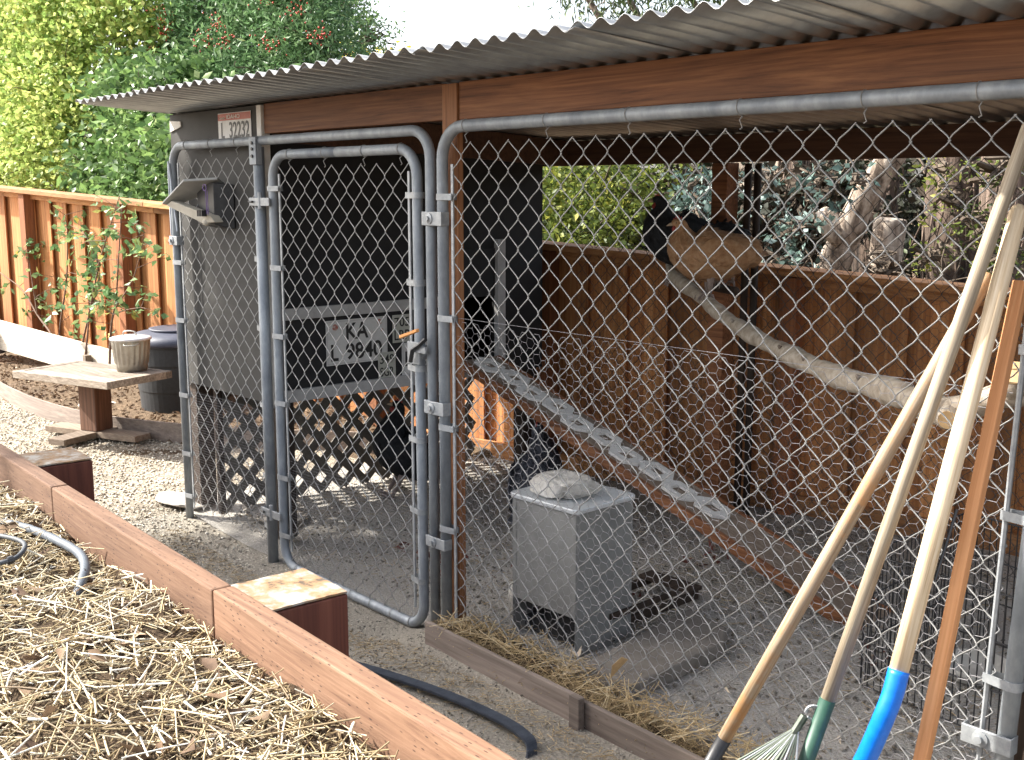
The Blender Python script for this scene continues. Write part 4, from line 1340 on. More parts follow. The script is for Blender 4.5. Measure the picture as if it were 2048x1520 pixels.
def catmull(P, n=8):
    P = [Vector(p) for p in P]
    P = [P[0] * 2 - P[1]] + P + [P[-1] * 2 - P[-2]]
    out = []
    for i_ in range(1, len(P) - 2):
        for k_ in range(n):
            t_ = k_ / n
            a, b, c, d = P[i_ - 1], P[i_], P[i_ + 1], P[i_ + 2]
            out.append(0.5 * ((2 * b) + (c - a) * t_ + (2 * a - 5 * b + 4 * c - d) * t_ ** 2 + (-a + 3 * b - 3 * c + d) * t_ ** 3))
    out.append(P[-2])
    return out


rb = thing('roost_branch', 'bare crooked roost branch crossing the run at chest height', 'branch', (0.7, 0.95, 1.0))
cp = catmull(BP, 10)
rad = [0.027 + 0.011 * i_ / len(cp) + 0.004 * math.sin(i_ * 0.55) + 0.002 * math.sin(i_ * 1.7) for i_ in range(len(cp))]
build('limb', MB().tube(cp, rad, 16), M['branch'], rb, smooth=True)
build('fork', MB().tube(catmull([(1.80, 0.10, 1.066), (1.90, 0.075, 1.095), (1.97, 0.07, 1.13), (2.10, 0.10, 1.15)], 5), 0.030, 12), M['branch'], rb, smooth=True)
st_ = build('stub', MB().tube([(1.83, 0.12, 1.075), (1.862, 0.03, 1.062)], 0.026, 14), M['branch'], rb, smooth=True)
build('cut_face', MB().tube([(1.8622, 0.0298, 1.062), (1.8632, 0.027, 1.0615)], 0.022, 14), M['cut_wood'], rb)
build('stub', MB().tube([(1.99, 0.09, 1.13), (2.012, 0.025, 1.19)], 0.033, 14), M['branch'], rb, smooth=True)
build('cut_face', MB().tube([(2.0122, 0.0245, 1.1905), (2.0132, 0.0215, 1.193)], 0.029, 14), M['cut_wood'], rb)
for (i_, s_) in ((34, 1), (41, -1), (47, 1), (53, 1), (60, -1), (66, 1), (72, -1)):
    p_ = cp[i_]
    q = Vector((-0.35 * s_, -0.55, 0.55 if s_ > 0 else -0.45)).normalized()
    build('knot', MB().tube([p_ + q * 0.03, p_ + q * 0.045], [0.009, 0.004], 7), M['bark_pale'], rb, smooth=True)


# ------------------------------------------------------------------ hens
def hen(name, label, loc, heading, mats, scale=1.0, pose='perch', group='hens in the run', tail_up=0.0, neck=1.0, legs=True, pitch=0.0):
    h = bpy.data.objects.new(name, None)
    col.objects.link(h)
    tag(h, label, 'hen', group)
    h.empty_display_size = 0.05
    path = [(-0.215, 0.150 + tail_up, 0.018, 0.026), (-0.195, 0.150 + tail_up * 0.9, 0.040, 0.055), (-0.155, 0.156 + tail_up * 0.6, 0.064, 0.066), (-0.10, 0.148 + tail_up * 0.2, 0.086, 0.088),
            (-0.04, 0.138, 0.100, 0.104), (0.02, 0.136, 0.106, 0.115), (0.075, 0.145, 0.096, 0.112), (0.118, 0.168, 0.070, 0.088),
            (0.135, 0.168 + 0.050 * neck, 0.046, 0.052), (0.142, 0.168 + 0.085 * neck, 0.032, 0.034), (0.150, 0.168 + 0.110 * neck, 0.027, 0.028), (0.172, 0.168 + 0.118 * neck, 0.020, 0.020), (0.187, 0.168 + 0.116 * neck, 0.008, 0.009)]
    P = [Vector((a, 0, b)) for a, b, _, _ in path]
    cpts = catmull(P, 5)
    ra = catmull([(c, d, 0) for _, _, c, d in path], 5)
    n = 20
    vs = []
    for i_, c in enumerate(cpts):
        tg = (cpts[min(i_ + 1, len(cpts) - 1)] - cpts[max(i_ - 1, 0)]).normalized()
        up = Vector((-tg.z, 0, tg.x))
        for j in range(n):
            q = 2 * PI * j / n
            wob = 1 + 0.02 * math.sin(7 * q + i_ * 1.3) + 0.015 * math.sin(i_ * 2.1 + 3 * q)
            vs.append(c + Vector((0, 1, 0)) * ra[i_].x * math.cos(q) * wob + up * ra[i_].y * math.sin(q) * wob)
    fs = []
    for i_ in range(len(cpts) - 1):
        for j in range(n):
            j2 = (j + 1) % n
            fs.append((i_ * n + j, i_ * n + j2, (i_ + 1) * n + j2, (i_ + 1) * n + j))
    fs.append(tuple(range(n))[::-1])
    fs.append(tuple((len(cpts) - 1) * n + j for j in range(n)))
    build('body', MB().add(vs, fs), mats, h, smooth=True)
    # contour feathers laid back over the body, each a small pointed blade
    pf = MB()
    nring = len(cpts)
    for i_ in range(6, nring - 14):
        for j in range(n):
            if (i_ + j) % 2:
                continue
            b0 = vs[i_ * n + j]
            b1 = vs[(i_ - 3) * n + j]
            nrm = (b0 - cpts[i_]).normalized()
            d = (b1 - b0)
            if d.length < 1e-4:
                continue
            d.normalize()
            sd_ = d.cross(nrm).normalized()
            L_ = random.uniform(0.026, 0.040)
            w_ = random.uniform(0.008, 0.012)
            o0 = b0 + nrm * 0.0015
            pf.add([o0, o0 + d * L_ * 0.5 + sd_ * w_ + nrm * 0.002, o0 + d * L_ + nrm * 0.0045, o0 + d * L_ * 0.5 - sd_ * w_ + nrm * 0.002, o0 + d * L_ * 0.5 + nrm * 0.004],
                   [(0, 1, 4), (1, 2, 4), (2, 3, 4), (3, 0, 4)])
    kind(build('plumage', pf, mats, h, fixn=False), 'stuff')
    hz = 0.168 + 0.116 * neck
    # wings lie along the flanks
    for sgn in (1, -1):
        w = []
        wp = [(0.07, 0.150, 0.020), (0.02, 0.160, 0.055), (-0.05, 0.155, 0.062), (-0.12, 0.150, 0.045), (-0.175, 0.150, 0.016)]
        cc = catmull([(a, 0, b) for a, b, _ in wp], 4)
        rw = catmull([(c, 0, 0) for _, _, c in wp], 4)
        vs, fs = [], []
        for i_, c in enumerate(cc):
            base_w = np.interp(c.x, [-0.2, -0.1, 0.02, 0.1], [0.045, 0.080, 0.102, 0.09])
            for j in range(10):
                q = 2 * PI * j / 10
                vs.append((c.x, sgn * (base_w + 0.012 * math.cos(q)), c.z + rw[i_].x * math.sin(q)))
        for i_ in range(len(cc) - 1):
            for j in range(10):
                j2 = (j + 1) % 10
                fs.append((i_ * 10 + j, i_ * 10 + j2, (i_ + 1) * 10 + j2, (i_ + 1) * 10 + j))
        build('wing', MB().add(vs, fs), mats, h, smooth=True)
    # tail feathers
    tb = MB()
    for k_ in range(9):
        a = (k_ - 4) * 0.11
        b0 = Vector((-0.18, 0.012 * (k_ - 4), 0.155 + tail_up * 0.8))
        d = Vector((-math.cos(a) * 0.9, math.sin(a) * 0.5, 0.10 + tail_up * 4 - abs(k_ - 4) * 0.05)).normalized()
        s_ = Vector((0, 0.25, 1)).cross(d).normalized()
        L_ = 0.055
        tb.add([b0 - s_ * 0.008, b0 + d * L_ * 0.7 - s_ * 0.013, b0 + d * L_, b0 + d * L_ * 0.7 + s_ * 0.013, b0 + s_ * 0.008], [(0, 1, 2, 3, 4)])
    build('tail_feathers', tb, mats, h, thick=0.0015)
    hx = 0.168
    build('beak', MB().tube([(hx + 0.012, 0, hz - 0.002), (hx + 0.028, 0, hz - 0.007), (hx + 0.040, 0, hz - 0.014)], [0.009, 0.006, 0.001], 8), M['beak'], h, smooth=True)
    cb = MB()
    prof = [(hx - 0.022, 0.016), (hx - 0.020, 0.034), (hx - 0.012, 0.024), (hx - 0.008, 0.040), (hx, 0.024), (hx + 0.004, 0.036), (hx + 0.010, 0.020), (hx + 0.015, 0.024), (hx + 0.016, 0.010)]
    cb.prism([(a, -0.003, hz + b) for a, b in prof], (0, 0.006, 0))
    build('comb', cb, M['comb'], h, bevel=0.001)
    for sgn in (1, -1):
        build('wattle', MB().tube([(hx + 0.006, sgn * 0.009, hz - 0.010), (hx + 0.008, sgn * 0.011, hz - 0.024), (hx + 0.006, sgn * 0.010, hz - 0.036)], [0.005, 0.008, 0.003], 7), M['comb'], h, smooth=True)
        build('eye', MB().tube([(hx + 0.002, sgn * 0.017, hz + 0.003), (hx + 0.002, sgn * 0.0205, hz + 0.003)], 0.0035, 8), M['ink'], h)
    if legs:
        low = -0.085 if pose == 'stand' else -0.045
        for sgn in (1, -1):
            yl = sgn * 0.038
            lg = build('leg', MB().tube([(0.0, yl, 0.06), (-0.004, yl, 0.02), (-0.008, yl, low + 0.008)], [0.026, 0.013, 0.007], 10), M['shank'], h, smooth=True)
            tb = MB()
            for a, L_ in ((0, 0.055), (0.5, 0.048), (-0.5, 0.048), (PI, 0.025)):
                e = Vector((math.cos(a), math.sin(a), 0))
                b0 = Vector((-0.008, yl, low + 0.009))
                if pose == 'perch':
                    tb.tube([b0, b0 + e * L_ * 0.55 + Vector((0, 0, 0.003)), b0 + e * L_ * 0.85 + Vector((0, 0, -0.014)), b0 + e * L_ * 0.9 + Vector((0, 0, -0.028))], [0.006, 0.005, 0.004, 0.002], 7)
                else:
                    tb.tube([b0, b0 + e * L_ * 0.6, b0 + e * L_ + Vector((0, 0, -0.006))], [0.006, 0.005, 0.002], 7)
            build('foot', tb, M['shank'], lg, smooth=True)
    h.location = loc
    h.rotation_euler = (0, pitch, heading)
    h.scale = (scale,) * 3
    return h, low if legs else 0


def branch_at(tt):
    i_ = int(tt * (len(cp) - 1))
    return cp[i_], rad[i_]


# heading: local +x is where the hen looks
HB = math.atan2(-0.78, -0.70)
p_, r_ = branch_at(0.245)
hen('hen', 'buff hen perched on the roost branch in front of the black hens', (p_.x - 0.02, p_.y + 0.02, p_.z + r_ + 0.042), HB, M['buff'], 1.0, 'perch', neck=0.72, pitch=R(-6), tail_up=0.012)
p_, r_ = branch_at(0.10)
hen('hen', 'black hen perched left of the buff hen with its head tucked low', (p_.x + 0.0, p_.y + 0.04, p_.z + r_ - 0.03), math.atan2(-0.62, -0.60), M['black_feather'], 1.12, 'perch', neck=0.80, pitch=R(-16))
p_, r_ = branch_at(0.17)
hen('hen', 'black hen mostly hidden behind the buff hen at the back post', (-0.10, 1.74, 1.21), math.atan2(0.5, -0.8), M['black_feather'], 0.95, 'perch', neck=0.3, tail_up=0.02)
tag(build('back_perch', MB().tube([(-0.22, 1.83, 1.14), (-0.02, 1.72, 1.14)], 0.02, 10), M['dark_post'], None, smooth=True), 'short dark perch rail fixed to the back post behind the hens', 'perch')
hen('hen', 'black hen with red comb standing beside the lattice under the coop', (-1.535, 0.90, 0.105), math.atan2(-0.75, -0.30), M['black_feather'], 1.15, 'stand', neck=1.15, tail_up=0.0, pitch=R(-30))
hen('hen', 'dark barred hen standing on the floor behind the feeder', (-0.76, 1.22, 0.10), math.atan2(0.75, -0.35), M['feather_grey'], 1.1, 'stand', neck=1.2, tail_up=-0.03, pitch=R(-38))

# wire crate
cr = thing('wire_crate', 'open black wire dog crate standing on the run floor at the right', 'crate', (1.5, 0.9, 0))


def wire_panel(p0, p1, z0, z1, nv, nh):
    p0, p1 = np.array(p0), np.array(p1)
    A, B, Rr = [], [], []
    for k_ in range(nv + 1):
        q = p0 + (p1 - p0) * k_ / nv
        A.append((q[0], q[1], z0)); B.append((q[0], q[1], z1)); Rr.append(0.0034 if k_ in (0, nv) else 0.0023)
    for k_ in range(nh + 1):
        z = z0 + (z1 - z0) * k_ / nh
        A.append((p0[0], p0[1], z)); B.append((p1[0], p1[1], z)); Rr.append(0.0032)
    return segs_mesh(A, B, Rr, 4, 'wire_panel')


c1, c2, c3, c4 = (1.31, 0.667), (1.80, 0.62), (1.90, 1.25), (1.30, 1.34)
place('wire_panel', wire_panel(c1, c2, 0.02, 0.46, 20, 3), M['black_metal'], cr)
place('wire_panel', wire_panel(c1, c4, 0.02, 0.46, 26, 3), M['black_metal'], cr)
place('wire_panel', wire_panel(c4, c3, 0.02, 0.46, 24, 3), M['black_metal'], cr)
place('wire_panel', wire_panel(c2, c3, 0.02, 0.46, 24, 3), M['black_metal'], cr)
build('foot_bar', MB().tube([(c1[0], c1[1], 0.005), (c1[0], c1[1], 0.48)], 0.0035, 8), M['black_metal'], cr)

# ------------------------------------------------------------------ board and stakes along the front of the run
eb = thing('edging_board', 'low weathered grey edging board held by stakes along the foot of the wide panel', 'edging', (0.9, -0.17, 0))
bm_ = Matrix.Translation((0.075, -0.152, 0)) @ Matrix.Rotation(R(-2.2), 4, 'Z')
build('board', MB().box(0, 0.80, 0, 0.018, -0.03, 0.088, bm_), M['edging'], eb, bevel=0.003)
build('board', MB().box(0.804, 2.4, 0.002, 0.020, -0.03, 0.082, bm_), M['edging'], eb, bevel=0.003)
build('stake', MB().box(0.782, 0.826, -0.026, -0.001, -0.05, 0.10, bm_), M['edging'], eb, bevel=0.003)
build('stake', MB().box(1.9, 1.94, -0.026, -0.001, -0.05, 0.09, bm_), M['edging'], eb, bevel=0.003)

# dark bar lying on the path
bar = MB()
pp = catmull([(-0.15, -0.54, 0.02), (0.18, -0.445, 0.022), (0.48, -0.385, 0.024), (0.74, -0.37, 0.026), (0.87, -0.39, 0.026), (0.905, -0.408, 0.012), (0.91, -0.42, -0.01)], 6)
k0 = None
for i_ in range(len(pp) - 1):
    a, b = pp[i_], pp[i_ + 1]
    d = (b - a).normalized()
    s_ = Vector((0, 1, 0))
    u = s_.cross(d).normalized() * -0.008
    e = 0.0002
    bar.add([a - s_ * 0.019, a + s_ * 0.019, a + s_ * 0.019 + u, a - s_ * 0.019 + u, b - s_ * 0.019, b + s_ * 0.019, b + s_ * 0.019 + u, b - s_ * 0.019 + u],
            [(0, 1, 5, 4), (1, 2, 6, 5), (2, 3, 7, 6), (3, 0, 4, 7)])
tag(build('bar', bar, M['rubber_bar'], None), 'dark blue grey flat bar with rounded end lying on the path below the raised bed', 'bar')

# ------------------------------------------------------------------ raised bed in the foreground
BT = 0.85
bd = thing('raised_bed', 'waist high raised bed of reddish stained boards with thick square posts', 'raised bed', (0.8, -1.6, 0))
BM = Matrix.Translation((-0.36, -1.398, 0)) @ Matrix.Rotation(R(-2.96), 4, 'Z')
build('board', MB().box(-2.6, 0.62, -0.042, 0, BT - 0.28, BT, BM), M['bed_board'], bd, bevel=0.004)
build('board', MB().box(0.624, 1.58, -0.042, 0.0, BT - 0.28, BT - 0.001, BM), M['bed_board'], bd, bevel=0.004)
build('board', MB().box(1.584, 4.2, -0.042, 0, BT - 0.28, BT, BM), M['bed_board'], bd, bevel=0.004)
build('board', MB().box(-2.6, 1.3, -0.042, 0, BT - 0.565, BT - 0.285, BM), M['bed_board'], bd, bevel=0.004)
build('board', MB().box(1.304, 4.2, -0.042, 0, BT - 0.565, BT - 0.285, BM), M['bed_board'], bd, bevel=0.004)
build('board', MB().box(-2.6, 4.2, -0.042, 0, 0.0, BT - 0.57, BM), M['bed_board'], bd, bevel=0.004)
for (x0_, x1_, y1_, zt) in ((0.035, 0.225, 0.195, 0.818), (1.515, 1.69, 0.188, 0.828)):
    po = build('post', MB().box(x0_, x1_, 0.001, y1_, 0, zt - 0.010, BM), M['bed_post_side'], bd, bevel=0.003)
    # weathered sawn top, slightly dished
    nn_ = 14
    vs, fs = [], []
    for a in range(nn_ + 1):
        for b in range(nn_ + 1):
            u, w_ = a / nn_, b / nn_
            z = zt - 0.003 + 0.0006 * math.sin(u * 9 + w_ * 5) * math.sin(w_ * 11) + random.uniform(-0.0004, 0.0004)
            vs.append(BM @ Vector((x0_ + 0.001 + (x1_ - x0_ - 0.002) * u, 0.002 + (y1_ - 0.003) * w_, z)))
    for a in range(nn_):
        for b in range(nn_):
            k_ = a * (nn_ + 1) + b
            fs.append((k_, k_ + nn_ + 1, k_ + nn_ + 2, k_ + 1))
    build('weathered_top', MB().add(vs, fs), M['end_grain'], po, smooth=False, thick=0.004)


def bedz(x, y):
    e = np.clip((-y - 1.45) / 0.25, 0, 1)
    return 0.755 + 0.018 * smooth_noise(x * 5, y * 5, 11) + 0.010 * smooth_noise(x * 15, y * 15, 12) + 0.02 * e


o = grid_sheet('bed_soil', -3.0, 3.9, -3.4, -1.26, 0.03, lambda x, y: bedz(x, y) - 1.0 * ((y + 1.43 + (x + 0.36) * 0.0517) > 0.0), M['bed_soil'])

# straw mulch
def straw_field(n, x0, x1, y0, y1, zf, Lr, Wr, tint, lift=0.02, tiltsd=0.16, name='straw'):
    x = rng.uniform(x0, x1, n)
    y = rng.uniform(y0, y1, n)
    z = zf(x, y) + rng.uniform(0.0, lift, n)
    th = rng.uniform(0, 2 * PI, n)
    L = rng.uniform(*Lr, n) * rng.uniform(0.5, 1, n)
    W = rng.uniform(*Wr, n)
    return straw_mesh(name, np.stack([x, y, z], 1), th, rng.normal(0, tiltsd, n), L, W, rng.normal(0, 0.05, n), tint(n))


def bed_field(n, *a, **k):
    return straw_field(n, *a, **k)


def inside_bed(me):
    return me


def bed_xy(n, x0, x1, dmax):
    x = rng.uniform(x0, x1, n)
    ye = -1.398 - (x + 0.36) * 0.0517 - 0.045
    y = ye - rng.uniform(0.0, 1, n) * dmax
    return x, y, ye


def bed_straw(n, Lr, Wr, tf, lift, tsd, x0=-1.6, x1=3.0, dmax=1.3, keep_in=True):
    x, y, ye = bed_xy(n, x0, x1, dmax)
    th = rng.normal(R(-25), R(55), n)
    L = rng.uniform(*Lr, n) * rng.uniform(0.45, 1, n)
    if keep_in:
        reach = np.abs(np.sin(th)) * L * 0.5 + 0.004
        y = np.minimum(y, ye - reach - rng.uniform(0, 0.02, n))
    # thin patches where dark soil shows
    keep = (smooth_noise(x * 4.3, y * 4.3, 31) + 0.35 * rng.normal(size=n)) > -0.95
    x, y, th, L = x[keep], y[keep], th[keep], L[keep]
    n = len(x)
    z = bedz(x, y) + rng.uniform(0.002, lift, n)
    return straw_mesh('straw', np.stack([x, y, z], 1), th, rng.normal(0, tsd, n), L, rng.uniform(*Wr, n), rng.normal(0, 0.018, n), tf(n))


def join_np(name, meshes, m):
    Vs, Fs, Ts, off = [], [], [], 0
    for me in meshes:
        v = np.empty(len(me.vertices) * 3, dtype=np.float32)
        me.vertices.foreach_get('co', v)
        f = np.empty(len(me.loops), dtype=np.int32)
        me.loops.foreach_get('vertex_index', f)
        t_ = np.empty(len(me.vertices), dtype=np.float32)
        me.attributes['tint'].data.foreach_get('value', t_)
        Vs.append(v.reshape(-1, 3)); Fs.append(f.reshape(len(me.polygons), -1) + off); Ts.append(t_)
        off += len(me.vertices)
        bpy.data.meshes.remove(me)
    me = raw_mesh(name, np.concatenate(Vs), np.concatenate(Fs), np.concatenate(Ts))
    return place(name, me, m)


parts_ = [
    bed_straw(34000, (0.012, 0.05), (0.0012, 0.0032), lambda n: rng.beta(1.1, 1.5, n), 0.016, 0.35),
    bed_straw(12000, (0.04, 0.11), (0.0018, 0.0042), lambda n: rng.beta(1.7, 1.4, n), 0.024, 0.18),
    bed_straw(3000, (0.08, 0.24), (0.0022, 0.0046), lambda n: rng.beta(2.8, 1.3, n), 0.034, 0.10),
    bed_straw(1500, (0.02, 0.08), (0.0035, 0.0075), lambda n: rng.beta(4, 0.8, n), 0.034, 0.25),
]
kind(join_np('straw_mulch', parts_, M['straw']), 'stuff')
# brown leaves and bark curls in the straw
x, y, ye = bed_xy(420, -1.5, 2.9, 1.2)
P = np.stack([x, np.minimum(y, ye - 0.09), bedz(x, y) + rng.uniform(0.008, 0.03, 420)], 1)
dirs = np.stack([rng.normal(0, 6, 420), rng.normal(0, 6, 420), rng.normal(0, 0.2, 420)], 1)
kind(place('dry_leaves', leaves_mesh('dry_leaves', P, 0.065, 0.022, rng.uniform(0, 0.8, 420), dirs=dirs, fold=0.6), M['litter']), 'stuff')
# soil clods
x, y, ye = bed_xy(900, -1.5, 2.9, 1.2)
P = np.stack([x, np.minimum(y, ye - 0.02), bedz(x, y) + 0.006], 1)
kind(place('soil_clods', pebble_mesh('soil_clods', P, rng.uniform(0.003, 0.012, 900), rng.uniform(0, 0.3, 900)), M['litter']), 'stuff')

# hose and tubing in the bed
hp = catmull([(0.20, -1.60, 0.775), (0.343, -1.570, 0.782), (0.48, -1.560, 0.788), (0.64, -1.556, 0.790), (0.745, -1.580, 0.788), (0.83, -1.622, 0.782), (0.86, -1.645, 0.765)], 6)
tag(build('hose', MB().tube(hp, [0.0105 + 0.0006 * math.sin(i_ * 2.1) for i_ in range(len(hp))], 12), M['hose'], None, smooth=True), 'grey ribbed hose half buried in the straw of the raised bed', 'hose')
dp = catmull([(0.42, -1.66, 0.80), (0.53, -1.648, 0.812), (0.60, -1.655, 0.815), (0.655, -1.69, 0.812), (0.66, -1.725, 0.808), (0.62, -1.76, 0.80), (0.58, -1.79, 0.785)], 6)
dt = tag(build('drip_line', MB().tube(dp, 0.0055, 10), M['drip'], None, smooth=True), 'thin black drip tubing looping out of the straw at the left edge', 'tubing')
build('fitting', MB().tube([dp[20], dp[22]], 0.009, 10), M['black_metal'], dt)

# ------------------------------------------------------------------ straw, litter, grit on the ground
def ftint(a, b):
    return lambda n: rng.beta(a, b, n)


n_ = 5200
x = rng.uniform(0.06, 1.55, n_)
wmax = 0.26 * np.clip(1.25 - x * 0.55, 0.25, 1)
y = -0.13 - 0.038 * x + rng.uniform(0, 1, n_) ** 1.3 * wmax
hgt = 0.075 * np.clip(1 - (y + 0.13) / np.maximum(wmax, 0.05), 0, 1) * np.clip(1.2 - 0.45 * x, 0.45, 1) * (0.75 + 0.35 * np.sin(x * 9))
me1 = straw_mesh('s', np.stack([x, y, 0.012 + hgt * rng.uniform(0.35, 1.05, n_)], 1), rng.uniform(0, 2 * PI, n_), rng.normal(0, 0.35, n_), rng.uniform(0.01, 0.07, n_), rng.uniform(0.0012, 0.003, n_), rng.normal(0, 0.08, n_), rng.beta(2, 1.8, n_))
n_ = 2600
x = rng.uniform(-1.9, 2.2, n_)
y = -0.20 - 0.038 * x - np.abs(rng.normal(0, 0.13, n_))
me2 = straw_mesh('s', np.stack([x, y, 0.012 - path_dip(x) + rng.uniform(0, 0.006, n_)], 1), rng.uniform(0, 2 * PI, n_), rng.normal(0, 0.08, n_), rng.uniform(0.008, 0.045, n_), rng.uniform(0.001, 0.0025, n_), rng.normal(0, 0.08, n_), rng.beta(2, 1.6, n_))
n_ = 5200
x = rng.uniform(-1.9, 2.2, n_)
y = rng.uniform(0.05, 2.05, n_)
me3 = straw_mesh('s', np.stack([x, y, 0.016 + rng.uniform(0, 0.012, n_)], 1), rng.uniform(0, 2 * PI, n_), rng.normal(0, 0.15, n_), rng.uniform(0.01, 0.06, n_), rng.uniform(0.001, 0.003, n_), rng.normal(0, 0.08, n_), rng.beta(1.2, 2.2, n_))
n_ = 420
x = rng.uniform(0.1, 1.5, n_)
y = -0.11 - 0.038 * x + rng.uniform(0, 1, n_) ** 1.4 * 0.22
me4 = straw_mesh('s', np.stack([x, y, 0.05 + 0.055 * np.clip(1 - (y + 0.13) / 0.22, 0, 1)], 1), rng.normal(0.5, 1.0, n_), rng.normal(0, 0.4, n_), rng.uniform(0.05, 0.15, n_), rng.uniform(0.0018, 0.0035, n_), rng.normal(0, 0.05, n_), rng.beta(4, 1.2, n_))
kind(join_np('loose_straw', [me1, me2, me3, me4], M['straw_old']), 'stuff')
# straw mound body under the loose stalks
mvs = []
nxm, nym = 60, 12
for a in range(nxm + 1):
    for b in range(nym + 1):
        x_ = 0.065 + 1.5 * a / nxm
        w_ = 0.24 * min(1, max(0.25, 1.25 - x_ * 0.55))
        y_ = -0.133 - 0.038 * x_ + w_ * b / nym
        z_ = 0.012 + 0.055 * (1 - b / nym) * min(1, max(0.45, 1.2 - 0.45 * x_)) * (0.75 + 0.3 * math.sin(x_ * 9)) + random.uniform(-0.004, 0.004) - (0.02 if b == nym or a in (0, nxm) else 0)
        mvs.append((x_, y_, z_))
mfs = [(a * (nym + 1) + b, (a + 1) * (nym + 1) + b, (a + 1) * (nym + 1) + b + 1, a * (nym + 1) + b + 1) for a in range(nxm) for b in range(nym)]
kind(build('straw_mound', MB().add(mvs, mfs), M['bed_soil'], None, smooth=True), 'stuff')

n_ = 26000
x = -8.6 + 7.6 * rng.uniform(0, 1, n_) ** 0.85
y = rng.uniform(-2.4, 0.75, n_)
keep = y < np.interp(x, EX, EY) - 0.01
x, y = x[keep], y[keep]
n_ = len(x)
kind(place('pea_gravel', pebble_mesh('pea_gravel', np.stack([x, y, 0.002 - path_dip(x)], 1), rng.uniform(0.005, 0.012, n_), rng.beta(2, 1.6, n_)), M['pebble']), 'stuff')
n_ = 14000
x = rng.uniform(-2.4, 2.4, n_)
y = rng.uniform(-1.35, -0.02, n_)
kind(place('path_grit', pebble_mesh('path_grit', np.stack([x, y, 0.006 - path_dip(x)], 1), rng.uniform(0.0015, 0.0055, n_), rng.beta(2, 1.8, n_)), M['grit']), 'stuff')
n_ = 9000
x = rng.uniform(-1.9, 2.3, n_)
y = rng.uniform(0.05, 2.1, n_)
kind(place('floor_crumbs', pebble_mesh('floor_crumbs', np.stack([x, y, 0.014 + np.zeros(n_)], 1), rng.uniform(0.002, 0.010, n_), rng.beta(1.4, 2.4, n_)), M['grit']), 'stuff')
n_ = 2600
x = rng.uniform(-8.5, -2.2, n_)
y = np.interp(x, EX, EY) + 0.03 + np.abs(rng.normal(0, 0.55, n_))
y = np.minimum(y, 2.2 + (x + 0.4) * math.tan(R(9.5)) - 0.06)
P = np.stack([x, y, soil_z(x, y) + 0.012], 1)
dirs = np.stack([rng.normal(0, 3, n_), rng.normal(0, 3, n_), rng.normal(0, 0.5, n_)], 1)
kind(place('leaf_litter', leaves_mesh('leaf_litter', P, 0.04, 0.018, rng.beta(1.3, 2.2, n_), dirs=dirs, fold=0.5), M['litter']), 'stuff')
pts_ = []
for (cx_, cy_, n_) in ((-0.55, 0.42, 26), (-0.72, 0.52, 18), (0.10, 0.75, 22), (0.18, 1.3, 14), (-0.1, 0.62, 12), (0.72, 1.35, 12), (1.2, 0.9, 8)):
    pts_ += [(cx_ + random.gauss(0, 0.07), cy_ + random.gauss(0, 0.07), 0.022 + random.uniform(0, 0.012)) for _ in range(n_)]
P = np.array(pts_)
dirs = np.stack([rng.normal(0, 3, len(P)), rng.normal(0, 3, len(P)), rng.normal(0, 0.6, len(P))], 1)
kind(place('reddish_leaves', leaves_mesh('reddish_leaves', P, 0.05, 0.02, rng.uniform(0, 1, len(P)), dirs=dirs, fold=0.5), M['red_litter']), 'stuff')
pts_ = [(random.uniform(1.0, 2.1), random.uniform(0.1, 0.6), 0.02) for _ in range(24)] + [(0.62 + random.gauss(0, 0.05), 0.02 + random.gauss(0, 0.03), 0.05) for _ in range(20)]
P = np.array(pts_)
dirs = np.stack([rng.normal(0, 3, len(P)), rng.normal(0, 3, len(P)), rng.normal(0, 0.6, len(P))], 1)
kind(place('moulted_feathers', leaves_mesh('moulted_feathers', P, 0.045, 0.012, np.ones(len(P)), dirs=dirs, fold=0.5), M['litter']), 'stuff')
fe = MB().add([(0.86, -0.03, 0.10), (0.885, -0.02, 0.135), (0.915, -0.012, 0.175), (0.905, -0.03, 0.185), (0.875, -0.04, 0.15)], [(0, 1, 2, 3, 4)])
tag(build('feather', fe, M['cut_wood'], None, thick=0.001), 'single tan feather standing in the straw by the slab', 'feather')

# flagstones
for (cx_, cy_, sx_, sy_, sd_, lb) in ((-2.28, 0.075, 0.21, 0.10, 3, 'pale flagstone under the left corner of the chain link panel'),
                                      (-1.72, 0.30, 0.20, 0.14, 6, 'pale flagstone behind the panel mesh beneath the coop')):
    rock('flagstone', cx_, cy_, -0.012, sx_, sy_, 0.018, sd_, M['stone'], lb, 'flagstone', 0.2, 0.6)
rock('flagstone', -4.82, 0.78, 0.03, 0.30, 0.16, 0.035, 8, M['stone'], 'pale stone slab in the planting bed beside the black bin', 'flagstone', 0.9, 0.6)

# ------------------------------------------------------------------ table, pail, bin
tb_ = thing('garden_table', 'small weathered slatted table on a thick brown post with crossed feet', 'table', (-4.08, 0.34, 0))
TM = Matrix.Translation((-3.98, 0.30, 0)) @ Matrix.Rotation(R(18), 4, 'Z')
tz = 0.455
for k_ in range(5):
    y0_ = -0.255 + 0.003 + k_ * 0.0858
    if True:
        build('slat', MB().box(-0.375, 0.375, y0_ + 0.04, y0_ + 0.121, tz - 0.030, tz - 0.001 * (k_ % 2), TM), M['grey_wood'], tb_, bevel=0.003)
for (a, b, c, d) in ((-0.44, 0.44, -0.259, -0.215), (-0.44, 0.44, 0.213, 0.257), (-0.44, -0.378, -0.213, 0.211), (0.378, 0.44, -0.213, 0.211)):
    build('rim_board', MB().box(a, b, c, d, tz - 0.045, tz + 0.001, TM), M['grey_wood'], tb_, bevel=0.003)
build('batten', MB().box(-0.34, 0.02, -0.09, -0.02, tz - 0.075, tz - 0.047, TM), M['dark_post'], tb_)
